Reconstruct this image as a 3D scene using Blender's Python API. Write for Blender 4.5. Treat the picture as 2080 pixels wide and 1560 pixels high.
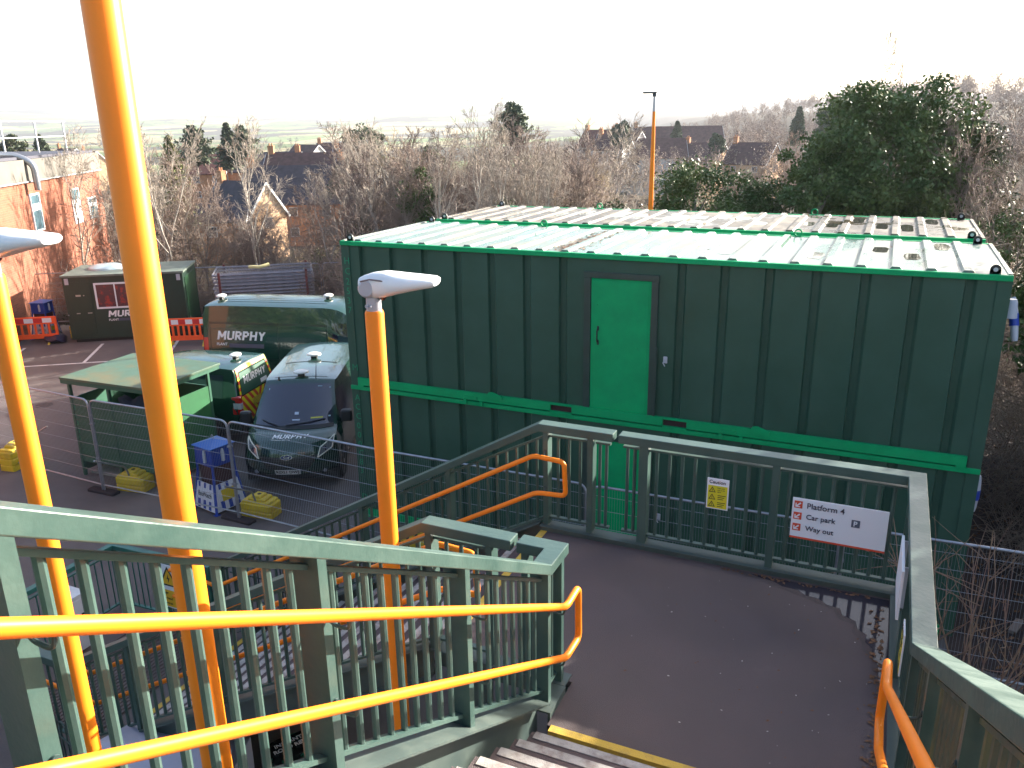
import bpy, math, random
import numpy as np
from mathutils import Vector, Matrix
for o in list(bpy.data.objects): bpy.data.objects.remove(o)
S = bpy.context.scene; C = S.collection
R = math.radians
# ---------------------------------------------------------------- camera
CAM = Vector((8.5733, -11.7218, 7.1009)); FPX = 1667.7
YAW, PITCH, ROLL = .4295, .3090, -.0157
fw = Vector((-math.sin(YAW)*math.cos(PITCH), math.cos(YAW)*math.cos(PITCH), -math.sin(PITCH)))
rt0 = Vector((math.cos(YAW), math.sin(YAW), 0)); up0 = rt0.cross(fw)
rt = math.cos(ROLL)*rt0 + math.sin(ROLL)*up0; up = -math.sin(ROLL)*rt0 + math.cos(ROLL)*up0
cd = bpy.data.cameras.new('camera'); cam = bpy.data.objects.new('camera', cd); C.objects.link(cam)
cam.matrix_world = Matrix(((rt.x, up.x, -fw.x, CAM.x), (rt.y, up.y, -fw.y, CAM.y), (rt.z, up.z, -fw.z, CAM.z), (0, 0, 0, 1)))
cd.sensor_width = 36; cd.lens = FPX/2080*36; cd.clip_start = .05; cd.clip_end = 20000
S.camera = cam
# ---------------------------------------------------------------- light
AZ, EL = R(55), R(20)          # sun: angle from +X towards +Y, height
sv = Vector((math.cos(AZ)*math.cos(EL), math.sin(AZ)*math.cos(EL), math.sin(EL)))
ld = bpy.data.lights.new('sun', 'SUN'); ld.energy = 4.7; ld.angle = R(.5); ld.color = (1, .93, .82)
lo = bpy.data.objects.new('sun', ld); C.objects.link(lo); lo.rotation_euler = sv.to_track_quat('Z', 'Y').to_euler()
W = bpy.data.worlds.new('World'); S.world = W; W.use_nodes = True
wn = W.node_tree.nodes; wn.clear()
sk = wn.new('ShaderNodeTexSky'); sk.sky_type = 'NISHITA'; sk.sun_disc = False
sk.sun_elevation = EL; sk.sun_rotation = R(90)-AZ; sk.dust_density = 3; sk.air_density = 1.0; sk.ozone_density = 1.0
bg = wn.new('ShaderNodeBackground'); bg.inputs[1].default_value = .092
wo = wn.new('ShaderNodeOutputWorld')
W.node_tree.links.new(sk.outputs[0], bg.inputs[0]); W.node_tree.links.new(bg.outputs[0], wo.inputs[0])
S.view_settings.view_transform = 'Standard'; S.view_settings.look = 'None'
S.view_settings.exposure = 2.25; S.view_settings.gamma = 1
S.render.engine = 'CYCLES'
S.cycles.max_bounces = 6; S.cycles.transparent_max_bounces = 12
S.render.film_transparent = False
# ---------------------------------------------------------------- materials
MT = {}
def mat(name, col, rough=.6, metal=0, var=0, vs=3., col2=None, vfac=None, bump=0, bs=30., spec=.5, coat=0, rvar=0, stretch=None, coord='Object'):
    if name in MT: return MT[name]
    m = bpy.data.materials.new(name); m.use_nodes = True; MT[name] = m
    nt = m.node_tree; n = nt.nodes; l = nt.links; b = n['Principled BSDF']
    b.inputs['Base Color'].default_value = (*col, 1); b.inputs['Roughness'].default_value = rough
    b.inputs['Metallic'].default_value = metal; b.inputs['Specular IOR Level'].default_value = spec
    b.inputs['Coat Weight'].default_value = coat
    if var or col2 or bump or rvar:
        tc = n.new('ShaderNodeTexCoord'); mp = n.new('ShaderNodeMapping'); l.new(tc.outputs[coord], mp.inputs[0])
        if stretch: mp.inputs['Scale'].default_value = stretch
        tx = n.new('ShaderNodeTexNoise'); tx.inputs['Scale'].default_value = vs; tx.inputs['Detail'].default_value = 8
        tx.inputs['Roughness'].default_value = .65; l.new(mp.outputs[0], tx.inputs[0])
        if var or col2:
            cr = n.new('ShaderNodeValToRGB'); l.new(tx.outputs[0], cr.inputs[0])
            a, c = vfac or (.35, .65)
            cr.color_ramp.elements[0].position = a; cr.color_ramp.elements[1].position = c
            c1 = tuple(x*(1-var) for x in col); c2 = col2 or tuple(min(1, x*(1+var)) for x in col)
            if col2: c1 = col
            cr.color_ramp.elements[0].color = (*c1, 1); cr.color_ramp.elements[1].color = (*c2, 1)
            l.new(cr.outputs[0], b.inputs['Base Color'])
        if rvar:
            mr = n.new('ShaderNodeMapRange'); l.new(tx.outputs[0], mr.inputs[0]); mr.inputs[1].default_value = .35; mr.inputs[2].default_value = .65
            mr.inputs[3].default_value = max(0, rough-rvar); mr.inputs[4].default_value = min(1, rough+rvar); l.new(mr.outputs[0], b.inputs['Roughness'])
        if bump:
            t2 = n.new('ShaderNodeTexNoise'); t2.inputs['Scale'].default_value = bs; t2.inputs['Detail'].default_value = 5; l.new(mp.outputs[0], t2.inputs[0])
            bp = n.new('ShaderNodeBump'); bp.inputs['Strength'].default_value = bump; bp.inputs['Distance'].default_value = .02
            l.new(t2.outputs[0], bp.inputs['Height']); l.new(bp.outputs[0], b.inputs['Normal'])
    return m
# ---------------------------------------------------------------- object helpers
def tag(o, label=None, cat=None, group=None, kind=None):
    if label: o['label'] = label
    if cat: o['category'] = cat
    if group: o['group'] = group
    if kind: o['kind'] = kind
    return o
def thing(name, label, cat, loc=(0, 0, 0), rz=0, group=None):
    o = bpy.data.objects.new(name, None); C.objects.link(o); o.empty_display_size = .2
    o.location = loc; o.rotation_euler = (0, 0, rz)
    return tag(o, label, cat, group)
def npmesh(name, V, F, m, parent=None, loc=None, smooth=False):
    me = bpy.data.meshes.new(name); V = np.asarray(V, np.float32); F = np.asarray(F, np.int32); k = F.shape[1]
    me.vertices.add(len(V)); me.vertices.foreach_set('co', V.ravel())
    me.loops.add(F.size); me.loops.foreach_set('vertex_index', F.ravel())
    me.polygons.add(len(F)); me.polygons.foreach_set('loop_start', np.arange(0, F.size, k, dtype=np.int32))
    if smooth: me.polygons.foreach_set('use_smooth', np.ones(len(F), bool))
    me.materials.append(m); me.update(calc_edges=True)
    o = bpy.data.objects.new(name, me); C.objects.link(o)
    if parent: o.parent = parent
    if loc: o.location = loc
    return o
class MB:
    def __init__(s): s.v = []; s.f = []; s.m = []
    def add(s, vs, fs, mi=0):
        k = len(s.v); s.v += [tuple(p) for p in vs]; s.f += [[i+k for i in f] for f in fs]; s.m += [mi]*len(fs); return s
    def box(s, x0, x1, y0, y1, z0, z1, mi=0):
        v = [(x, y, z) for z in (z0, z1) for y in (y0, y1) for x in (x0, x1)]
        return s.add(v, [(0, 2, 3, 1), (4, 5, 7, 6), (0, 1, 5, 4), (2, 6, 7, 3), (0, 4, 6, 2), (1, 3, 7, 5)], mi)
    def rbox(s, x0, x1, y0, y1, z0, z1, r=.01, mi=0):   # box with chamfered vertical edges and top edges
        pts = [(x0+r, y0), (x1-r, y0), (x1, y0+r), (x1, y1-r), (x1-r, y1), (x0+r, y1), (x0, y1-r), (x0, y0+r)]
        cx, cy = (x0+x1)/2, (y0+y1)/2
        ins = [(cx+(px-cx)*(1-2*r/(x1-x0)), cy+(py-cy)*(1-2*r/(y1-y0))) for px, py in pts]
        v = [(px, py, z0) for px, py in pts]+[(px, py, z1-r) for px, py in pts]+[(px, py, z1) for px, py in ins]
        f = [tuple(range(7, -1, -1)), tuple(range(16, 24))]
        for a in (0, 8):
            for i in range(8): f.append((a+i, a+(i+1) % 8, a+8+(i+1) % 8, a+8+i))
        return s.add(v, f, mi)
    def bar(s, a, b, w, h, upv=(0, 0, 1), mi=0):          # rectangular bar a->b, w sideways, h along up
        a = Vector(a); b = Vector(b); d = (b-a).normalized(); u = Vector(upv); sd = d.cross(u)
        if sd.length < 1e-4: sd = Vector((1, 0, 0))
        sd.normalize(); u = sd.cross(d).normalized(); v = []
        for p in (a, b):
            for i, j in ((-1, -1), (1, -1), (1, 1), (-1, 1)): v.append(p+sd*w/2*i+u*h/2*j)
        return s.add(v, [(0, 1, 2, 3), (7, 6, 5, 4), (0, 4, 5, 1), (1, 5, 6, 2), (2, 6, 7, 3), (3, 7, 4, 0)], mi)
    def tube(s, pts, r, n=10, mi=0, cap=True):
        pts = [Vector(p) for p in pts]; N = len(pts); rr = r if isinstance(r, (list, tuple)) else [r]*N
        d0 = (pts[1]-pts[0]).normalized(); ref = Vector((0, 0, 1)) if abs(d0.z) < .95 else Vector((1, 0, 0))
        u = d0.cross(ref).normalized(); v = []
        for i, p in enumerate(pts):
            if i == 0: d = d0
            elif i == N-1: d = (pts[-1]-pts[-2]).normalized()
            else: d = ((pts[i]-pts[i-1]).normalized()+(pts[i+1]-pts[i]).normalized()).normalized()
            u = (u-d*u.dot(d)).normalized(); w = d.cross(u)
            for k in range(n):
                t = 2*math.pi*k/n; v.append(p+(u*math.cos(t)+w*math.sin(t))*rr[i])
        f = [(i*n+k, i*n+(k+1) % n, (i+1)*n+(k+1) % n, (i+1)*n+k) for i in range(N-1) for k in range(n)]
        if cap: f += [tuple(range(n-1, -1, -1)), tuple((N-1)*n+k for k in range(n))]
        return s.add(v, f, mi)
    def lathe(s, c, prof, n=16, mi=0, axis='z'):
        v = []
        for (r, z) in prof:
            for k in range(n):
                t = 2*math.pi*k/n; a, b = r*math.cos(t), r*math.sin(t)
                p = {'z': (a, b, z), 'x': (z, a, b), 'y': (b, z, a)}[axis]
                v.append((c[0]+p[0], c[1]+p[1], c[2]+p[2]))
        N = len(prof)
        f = [(i*n+k, i*n+(k+1) % n, (i+1)*n+(k+1) % n, (i+1)*n+k) for i in range(N-1) for k in range(n)]
        f += [tuple(range(n-1, -1, -1)), tuple((N-1)*n+k for k in range(n))]
        return s.add(v, f, mi)
    def prism(s, poly, d, mi=0):                         # planar polygon extruded by vector d
        n = len(poly); d = Vector(d); v = [Vector(p) for p in poly]; v += [p+d for p in v[:n]]
        return s.add(v, [tuple(range(n-1, -1, -1)), tuple(range(n, 2*n))]+[(i, (i+1) % n, n+(i+1) % n, n+i) for i in range(n)], mi)
    def quad(s, a, b, c, d, mi=0): return s.add([a, b, c, d], [(0, 1, 2, 3)], mi)
    def sweep(s, pts, w, h, mi=0):                       # rail: flat-topped box along a polyline, mitred in plan
        pts = [Vector(p) for p in pts]; N = len(pts); v = []
        for i, p in enumerate(pts):
            ds = []
            if i: ds.append((pts[i]-pts[i-1]).to_2d().normalized())
            if i < N-1: ds.append((pts[i+1]-pts[i]).to_2d().normalized())
            d = ds[0]+ds[-1]; d.normalize(); nx = Vector((d.y, -d.x)); k = w/2/max(.3, d.dot(ds[0]))
            for a, b in ((-1, 0), (1, 0), (1, -h), (-1, -h)): v.append((p.x+nx.x*k*a, p.y+nx.y*k*a, p.z+b))
        f = [(3, 2, 1, 0), tuple((N-1)*4+k for k in range(4))]
        f += [(i*4+k, i*4+(k+1) % 4, (i+1)*4+(k+1) % 4, (i+1)*4+k) for i in range(N-1) for k in range(4)]
        return s.add(v, f, mi)
    def grid(s, fn, nu, nv, mi=0, flip=False):
        v = [fn(i/nu, j/nv) for i in range(nu+1) for j in range(nv+1)]; f = []
        for i in range(nu):
            for j in range(nv):
                q = (i*(nv+1)+j, i*(nv+1)+j+1, (i+1)*(nv+1)+j+1, (i+1)*(nv+1)+j); f.append(q[::-1] if flip else q)
        return s.add(v, f, mi)
    def xf(s, M): s.v = [tuple(M @ Vector(p)) for p in s.v]; return s
    def build(s, name, m, parent=None, smooth=False, bevel=0, world=False, loc=None):
        V = s.v
        if world and parent is not None:
            L = parent.location; V = [(x-L[0], y-L[1], z-L[2]) for x, y, z in V]
        elif parent is None and loc is None:
            xs = [p[0] for p in V]; ys = [p[1] for p in V]; zs = [p[2] for p in V]
            loc = ((min(xs)+max(xs))/2, (min(ys)+max(ys))/2, min(zs)); V = [(x-loc[0], y-loc[1], z-loc[2]) for x, y, z in V]
        me = bpy.data.meshes.new(name); me.from_pydata(V, [], s.f)
        for q in (m if isinstance(m, (list, tuple)) else [m]): me.materials.append(q)
        if any(s.m): me.polygons.foreach_set('material_index', s.m)
        if smooth:
            me.polygons.foreach_set('use_smooth', [True]*len(me.polygons))
            try: me.set_sharp_from_angle(angle=R(38))
            except Exception: pass
        me.update()
        o = bpy.data.objects.new(name, me); C.objects.link(o)
        if parent is not None: o.parent = parent
        if loc is not None: o.location = loc
        if bevel:
            b = o.modifiers.new('bevel', 'BEVEL'); b.width = bevel; b.segments = 2; b.limit_method = 'ANGLE'
        return o
def copy_tree(o, parent=None):
    c = o.copy(); C.objects.link(c)
    if parent is not None: c.parent = parent
    for ch in o.children: copy_tree(ch, c)
    return c
_tc = {}
def text_vf(txt, bold=0, shear=0, ext=.004):
    key = (txt, bold, shear, ext)
    if key in _tc: return _tc[key]
    cu = bpy.data.curves.new('t', 'FONT'); cu.body = txt; cu.size = 1; cu.offset = bold; cu.shear = shear; cu.extrude = ext
    cu.resolution_u = 3
    o = bpy.data.objects.new('t', cu); C.objects.link(o); bpy.context.view_layer.update()
    me = bpy.data.meshes.new_from_object(o.evaluated_get(bpy.context.evaluated_depsgraph_get()))
    V = [tuple(v.co) for v in me.vertices]; F = [tuple(p.vertices) for p in me.polygons]
    bpy.data.objects.remove(o); bpy.data.meshes.remove(me)
    x0 = min(v[0] for v in V); x1 = max(v[0] for v in V); y0 = min(v[1] for v in V); y1 = max(v[1] for v in V)
    V = [(v[0]-x0, v[1]-y0, v[2]) for v in V]; _tc[key] = (V, F, x1-x0, y1-y0); return _tc[key]
def text(mb, txt, org, ex, ey, h, w=None, bold=0, shear=0, mi=0, ext=.002, fn=None, mirror=False):
    """letters of height h (lower left corner at org, running along ex, up along ey), added to mb"""
    V, F, tw, th = text_vf(txt, bold, shear, .01); k = h/th; kx = (w/tw) if w else k
    ex = Vector(ex).normalized(); ey = Vector(ey).normalized(); nz = ex.cross(ey); org = Vector(org)
    vs = []
    for x, y, z in V:
        if mirror: x = tw-x
        if fn: vs.append(fn(x*kx, y*k, (z/.01)*ext))
        else: vs.append(org+ex*x*kx+ey*y*k+nz*((z/.01)*ext))
    return mb.add(vs, F, mi)
GL = {'M': [(0, 0, 0, 7), (0, 7, 2.6, 2), (2.6, 2, 5.2, 7), (5.2, 7, 5.2, 0)], 'U': [(0, 7, 0, 1), (0, 1, 1, .5), (.6, .6, 3.4, .6), (4, 1, 4, 7)], 'R': [(0, 0, 0, 7), (0, 6.3, 3, 6.3), (3.4, 6, 3.4, 3.6), (3, 3.2, 0, 3.2), (1.8, 3, 3.8, 0)],
      'P': [(0, 0, 0, 7), (0, 6.3, 3, 6.3), (3.4, 6, 3.4, 3.6), (3, 3.2, 0, 3.2)], 'H': [(0, 0, 0, 7), (0, 3.5, 4, 3.5), (4, 0, 4, 7)], 'Y': [(0, 7, 2.1, 3.3), (4.2, 7, 2.1, 3.3), (2.1, 3.5, 2.1, 0)]}
GW = {'M': 7.6, 'U': 6.3, 'R': 6.0, 'P': 5.8, 'H': 6.4, 'Y': 5.6}
def blocky(mb, fn, w, h, mi=0):
    """heavy slanted block capitals MURPHY; fn(x, y, z) bends them onto a surface"""
    tot = sum(GW[c] for c in 'MURPHY')-.6; x0 = 0; kx = w/(tot+1.4); ky = h/7; k = 0
    for c in 'MURPHY':
        for a in GL[c]:
            d = Vector((a[2]-a[0], a[3]-a[1])); L = d.length; d /= L; n = Vector((-d.y, d.x))*.78; k += 1; v = []
            N = max(1, int(L/1.8))
            for i in range(N+1):
                for s_ in (-1, 1):
                    X = a[0]+d.x*L*i/N+n.x*s_+.7; Y = min(7, max(0, a[1]+d.y*L*i/N+n.y*s_)); v.append(fn((x0+X+Y*.16)*kx, Y*ky, .0004*(k % 9)))
            mb.add(v, [(2*i, 2*i+1, 2*i+3, 2*i+2) for i in range(N)], mi)
        x0 += GW[c]
    return mb
def px(X, Y, depth):      # a point at a given depth on the line of sight (used when the layout was measured)
    d = fw+rt*((X-1040)/FPX)-up*((Y-780)/FPX); return CAM+d*depth
def pz(X, Y, z):
    d = fw+rt*((X-1040)/FPX)-up*((Y-780)/FPX); return CAM+d*((z-CAM.z)/d.z)
rnd = random.Random(7)
# ================================================================ GROUND
asph = mat('asphalt', (.095, .079, .076), .88, var=.0, col2=(.155, .130, .122), vs=.55, vfac=(.38, .66), bump=.5, bs=90, rvar=.12)
deckm = mat('deck_coating', (.078, .054, .056), .7, col2=(.125, .092, .092), vs=1.7, vfac=(.35, .7), bump=.6, bs=160, rvar=.15)
RAIL = mat('rail_green', (.040, .078, .068), .40, col2=(.066, .112, .094), vs=2.2, vfac=(.35, .75), rvar=.12, bump=.12, bs=25)
RAILD = mat('rail_green_mossy', (.034, .068, .056), .5, col2=(.10, .11, .045), vs=5, vfac=(.5, .72), rvar=.1, bump=.1, bs=25, stretch=(1, 1, .25))
TEAL = mat('teal_rail', (.025, .12, .095), .4, var=.25, vs=3)
ORANGE = mat('orange_paint', (.92, .235, .014), .42, var=.05, vs=2, spec=.25)
BRKT = mat('bracket_green', (.03, .055, .05), .4, var=.2)
NOSW = mat('nosing_white', (.46, .43, .40), .75, col2=(.24, .20, .18), vs=9, vfac=(.42, .66), bump=.4, bs=120)
NOSY = mat('nosing_yellow', (.62, .40, .05), .7, col2=(.35, .22, .07), vs=8, vfac=(.5, .75), bump=.4, bs=120)
WHITE = mat('white_paint_line', (.62, .60, .58), .8, col2=(.22, .2, .2), vs=6, vfac=(.52, .75))
LW2 = 2.75
def yedge(x): return 14.5 if x > -11 else (8.6+(x+20)*.655)
bm = MB(); xs = [-60, -45, -34, -27, -22, -19, -16, -13, -11, 0, 14, 40, 60]
top = [(x, yedge(x), 0) for x in xs]
bm.add([(x, -40, 0) for x in xs]+top, [(i, i+1, len(xs)+i+1, len(xs)+i) for i in range(len(xs)-1)])
tag(bm.build('car_park_ground', asph, loc=(0, 0, 0)), kind='structure')
# painted parking bay lines on the asphalt
pl = MB()
def line(a, b, w=.1, z=.005):
    a = Vector(a); b = Vector(b); n = (b-a).normalized(); s_ = Vector((-n.y, n.x))*w/2
    pl.quad((*(a-s_), z), (*(b-s_), z), (*(b+s_), z), (*(a+s_), z))
line((-19.6, 1.7), (-16.26, 4.06)); line((-16.26, 4.06), (-8.2, 9.75))
for k in range(-1, 5):
    a = Vector((-14.3, 5.5))+Vector((2.05, 1.42))*(k); line(a, a+Vector((-1.45, 1.95)))
tag(pl.build('bay_marking', WHITE, loc=(0, 0, 0)), kind='structure')
# corduroy warning paving at the foot of the stairs
cp = MB(); cp.box(-1.0, .40, -6.35, -4.15, .002, .03)
for i in range(22): cp.box(-.98+i*.062, -.945+i*.062, -6.33, -4.17, .03, .042)
tag(cp.build('corduroy_paving', mat('corduroy', (.10, .078, .072), .8, var=.25, vs=5, bump=.3, bs=80), loc=(0, 0, 0)), 'ribbed brown warning paving at the foot of the lower stair flight', 'paving', kind='structure')

# ================================================================ STAIRS AND LANDING
ZD = 2.75
F1 = dict(y0=-6.96, going=.29, rise=.168, x0=6.64, x1=8.99)
F2 = dict(x0=5.42, going=.285, rise=.1618, y0=-6.42, y1=-4.08)
STEEL = mat('stringer_green', (.050, .072, .068), .5, col2=(.08, .105, .09), vs=3, vfac=(.4, .7), rvar=.1)
DARKU = mat('underside_dark', (.03, .035, .035), .8)
# upper flight, running up towards the camera
st = thing('staircase', 'upper stair flight with white nosings and one yellow bottom nosing above the landing', 'staircase', (7.8, -9, ZD))
tr = MB(); nsg = []
for k in range(20):
    y = F1['y0']-k*F1['going']; z = ZD+k*F1['rise']
    if k: tr.box(F1['x0'], F1['x1'], y-F1['going'], y, z-.035, z)
    tr.box(F1['x0'], F1['x1'], y-.012-F1['going']*0, y, z-.0, z) if 0 else None
    tr.box(F1['x0'], F1['x1'], y-F1['going']-.006, y-F1['going']+.006, z, z+F1['rise']-.035)
    n_ = MB(); n_.box(F1['x0']+.03, F1['x1']-.03, y-.062, y+.008, z-.03, z+.005); nsg.append((k, n_))
tr.build('treads', deckm, st, world=True)
for k, n_ in nsg: n_.build('nosing', NOSY if k == 0 else NOSW, st, world=True)
def stringer(par, A, B, w, h, side, top_flange=.15):
    m = MB(); A = Vector(A); B = Vector(B)
    m.sweep([A, B], w, .016)                        # wide top flange
    m.sweep([A+Vector((0, 0, -.016)), B+Vector((0, 0, -.016))], .014, h)
    m.sweep([A+Vector((0, 0, -h)), B+Vector((0, 0, -h))], w, .014)
    return m.build('stringer', STEEL, par, world=True)
s1 = .58
def zt1(y): return 4.0+s1*(-6.76-y)      # top of guard rail on the upper flight
for x in (6.525, 9.065):
    stringer(st, (x, -6.9, zt1(-6.9)-1.18), (x, -12.9, zt1(-12.9)-1.18), .24 if x < 8 else .2, .34, 1)
# landing deck
dk = thing('landing_deck', 'dark purple brown coated steel landing with a puddle in its far right corner', 'landing', (7.2, -5.5, ZD))
m = MB(); m.box(5.42, 8.99, -6.42, -4.08, ZD-.06, ZD); m.box(6.64, 8.99, -6.962, -6.42, ZD-.06, ZD)
m.build('deck_plate', deckm, dk, world=True)
k_ = MB()
for a, b in (((5.4, -4.02, ZD+.05), (9.10, -4.02, ZD+.05)),):
    k_.box(5.40, 9.16, -4.12, -3.94, ZD+.045, ZD+.06); k_.box(5.40, 9.10, -4.105, -4.085, ZD-.2, ZD+.045)
k_.box(8.975, 9.16, -6.9, -4.125, ZD+.045, ZD+.06); k_.box(8.99, 9.01, -6.9, -4.13, ZD-.2, ZD+.045)
k_.box(5.40, 6.63, -6.56, -6.40, ZD+.045, ZD+.06); k_.box(5.40, 6.60, -6.42, -6.40, ZD-.2, ZD+.045)
k_.box(6.46, 6.64, -6.9, -6.565, ZD+.045, ZD+.06); k_.box(6.62, 6.64, -6.9, -6.57, ZD-.2, ZD+.045)
for i in range(0, len(k_.f), 12):
    q = MB(); ids = sorted({j for f in k_.f[i:i+12] for j in f}); q.v = [k_.v[j] for j in ids]; q.f = [[ids.index(j) for j in f] for f in k_.f[i:i+12]]; q.m = [0]*len(q.f); q.build('edge_channel', STEEL, dk, world=True)
u = MB()
for x in (5.6, 7.2, 8.8): u.box(x-.05, x+.05, -6.4, -4.1, ZD-.3, ZD-.065)
for x, y in ((5.7, -4.3), (8.8, -4.3), (5.7, -6.2), (8.8, -6.2)): u.box(x-.075, x+.075, y-.075, y+.075, 0, ZD-.3)
u.build('support_frame', STEEL, dk, world=True)
pd = MB()                                              # puddle, an irregular thin film of water
outl = [(8.97, -4.14), (8.97, -4.7), (8.965, -5.3), (8.95, -5.5), (8.91, -5.42), (8.90, -5.22), (8.84, -5.12), (8.85, -5.0), (8.79, -4.92), (8.80, -4.80), (8.72, -4.74), (8.70, -4.62), (8.58, -4.56), (8.56, -4.46), (8.44, -4.44), (8.36, -4.36), (8.24, -4.35), (8.16, -4.28), (8.02, -4.27), (7.93, -4.21), (7.8, -4.19), (7.7, -4.15)]
pd.add([(x, y, ZD+.004) for x, y in outl], [tuple(range(len(outl)))])
dp = MB(); cen = Vector((9.0, -4.12)); rg_ = random.Random(4)
do = [(cen.x+(x-cen.x)*1.1, cen.y+(y-cen.y)*1.14) for x, y in outl[3:-1]]; do = [(8.972, -4.135), (8.972, -5.75)]+[(min(8.97, x+rg_.uniform(-.03, .03)), y+rg_.uniform(-.03, .03)) for x, y in do]+[(7.5, -4.135)]
dp.add([(x, y, ZD+.002) for x, y in do], [tuple(range(len(do)))])
tag(dp.build('damp_patch', mat('damp_deck', (.062, .043, .046), .5, spec=.4, bump=.5, bs=120, var=.2, vs=6)), 'dark damp patch of the landing surface round the puddle', 'damp patch', kind='structure')
water = mat('water', (.035, .03, .04), .08, spec=.22); 
tag(pd.build('puddle', water), 'shallow rain puddle reflecting the railings in the landing corner', 'puddle')
# lower flight, running down to the left
st2 = thing('staircase', 'lower stair flight with white striped nosings going down left to the ground', 'staircase', (3, -5.25, 0))
tr = MB(); nn = []
for k in range(17):
    x = F2['x0']-k*F2['going']; z = ZD-k*F2['rise']
    if k: tr.box(x, x+F2['going'], F2['y0'], F2['y1'], z-.035, z)
    tr.box(x-.006, x+.006, F2['y0'], F2['y1'], z-F2['rise'], z-.035)
    n_ = MB(); n_.box(x-.008, x+.066, F2['y0']+.02, F2['y1']-.02, z-.03, z+.005); nn.append((k, n_))
tr.build('treads', deckm, st2, world=True)
for k, n_ in nn: n_.build('nosing', NOSY if k in (0, 16) else NOSW, st2, world=True)
s2 = F2['rise']/F2['going']
def zt2(x): return 4.0-s2*(5.37-x)
for y in (-6.48, -4.01):
    stringer(st2, (5.38, y, zt2(5.38)-1.18), (.66, y, zt2(.66)-1.18), .2, .32, 1)
# ---------------------------------------------------------------- guard railings
def baluster_run(par, A, B, n0=None, sp=.128, top=.14, bot=1.11, mtl=None, r=.0185, mid=True):
    """mid rail, bottom rail and balusters between posts A and B (points on the rail's top line)"""
    A = Vector(A); B = Vector(B); d = B-A; L = d.to_2d().length; mtl = mtl or RAIL
    m = MB(); e = d/L*.03
    m.bar(A+e-Vector((0, 0, top)), B-e-Vector((0, 0, top)), .05, .022); m.build('mid_rail', mtl, par, world=True)
    m = MB(); m.bar(A+e-Vector((0, 0, bot)), B-e-Vector((0, 0, bot)), .05, .022); m.build('bottom_rail', mtl, par, world=True)
    n = max(1, round(L/sp)-1)
    for i in range(n):
        p = A+d*((i+1)/(n+1)); q = MB()
        q.tube([p-Vector((0, 0, top+.005)), p-Vector((0, 0, bot-.005))], r, 8)
        q.build('baluster', mtl, par, smooth=True, world=True)
def post(par, p, ln, wd, along, H, mtl=None):
    """post under point p; ln = size along the rail, wd = size across"""
    q = MB(); x, y, z = p; a, b = (ln/2, wd/2) if along == 'x' else (wd/2, ln/2)
    q.box(x-a+.003, x+a-.003, y-b+.003, y+b-.003, z-H, z-.055)
    q.build('post', mtl or RAIL, par, world=True)
def round_path(pts, r=.06, n=5):
    pts = [Vector(p) for p in pts]; out = [pts[0]]
    for i in range(1, len(pts)-1):
        a = (pts[i-1]-pts[i]); b = (pts[i+1]-pts[i]); ra = min(r, a.length*.45); rb = min(r, b.length*.45)
        a = pts[i]+a.normalized()*ra; b = pts[i]+b.normalized()*rb
        for k in range(n+1):
            t = k/n; out.append(a*(1-t)**2+pts[i]*2*t*(1-t)+b*t*t)
    return out+[pts[-1]]
def handrail(par, pts, brackets, r=.027):
    m = MB(); m.tube(round_path(pts), r, 14); h = m.build('handrail', ORANGE, par, smooth=True, world=True)
    for p, off in brackets:                    # p = point on the handrail, off = vector back to the post face
        p = Vector(p); off = Vector(off); q = MB()
        q.tube(round_path([p-Vector((0, 0, .02)), p-Vector((0, 0, .075))+off*.12, p+off*.85-Vector((0, 0, .07)), p+off-Vector((0, 0, .03))], .03), .008, 8)
        q.lathe((p+off-Vector((0, 0, .03))), [(0.018, -.004), (.018, .004)], 10, axis='y' if abs(off.y) > abs(off.x) else 'x')
        q.build('bracket', BRKT, par, smooth=True, world=True)
YT = -13.0
# railing 1: left side of the upper flight, round the near corner to the movement gap
g1 = thing('guard_railing', 'weathered green steel railing nearest the camera with double orange handrail along the upper flight', 'railing', (6.525, -9, 3.5), group='green guard railings of the footbridge stairs')
m = MB(); m.sweep([(6.525, YT, zt1(YT)), (6.525, -6.76, 4.0), (6.525, -6.48, 4.0), (6.22, -6.48, 4.0)], .15, .088); m.build('top_rail', RAIL, g1, world=True, bevel=.006)
py1 = [-12.9, -11.7, -10.55, -9.32, -8.06, -6.80]
for a, b in zip(py1, py1[1:]):
    baluster_run(g1, (6.525, a, zt1(a)), (6.525, b, zt1(b) if b < -6.81 else 4.02))
for y in py1: post(g1, (6.525, y, zt1(y)+.0), .062, .15, 'y', 1.2)
post(g1, (6.525, -6.50, 4.0), .06, .13, 'y', 1.2); baluster_run(g1, (6.525, -6.78, 4.0), (6.525, -6.5, 4.0), sp=.1)
post(g1, (6.28, -6.48, 4.0), .06, .12, 'x', 1.2)
def zh(y, low=0): return 3.69-.44*low+s1*(-6.78-y)
pts = [(6.72, -12.9, zh(-12.9)), (6.72, -6.78, zh(-6.78)), (6.72, -6.52, 3.71), (6.72, -6.50, 3.25), (6.72, -6.78, 3.25), (6.72, -12.9, zh(-12.9, 1))]
handrail(g1, pts, [((6.72, y, zh(y, l)), (-.115, 0, 0)) for y in py1[1:] for l in (0, 1)])
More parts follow.
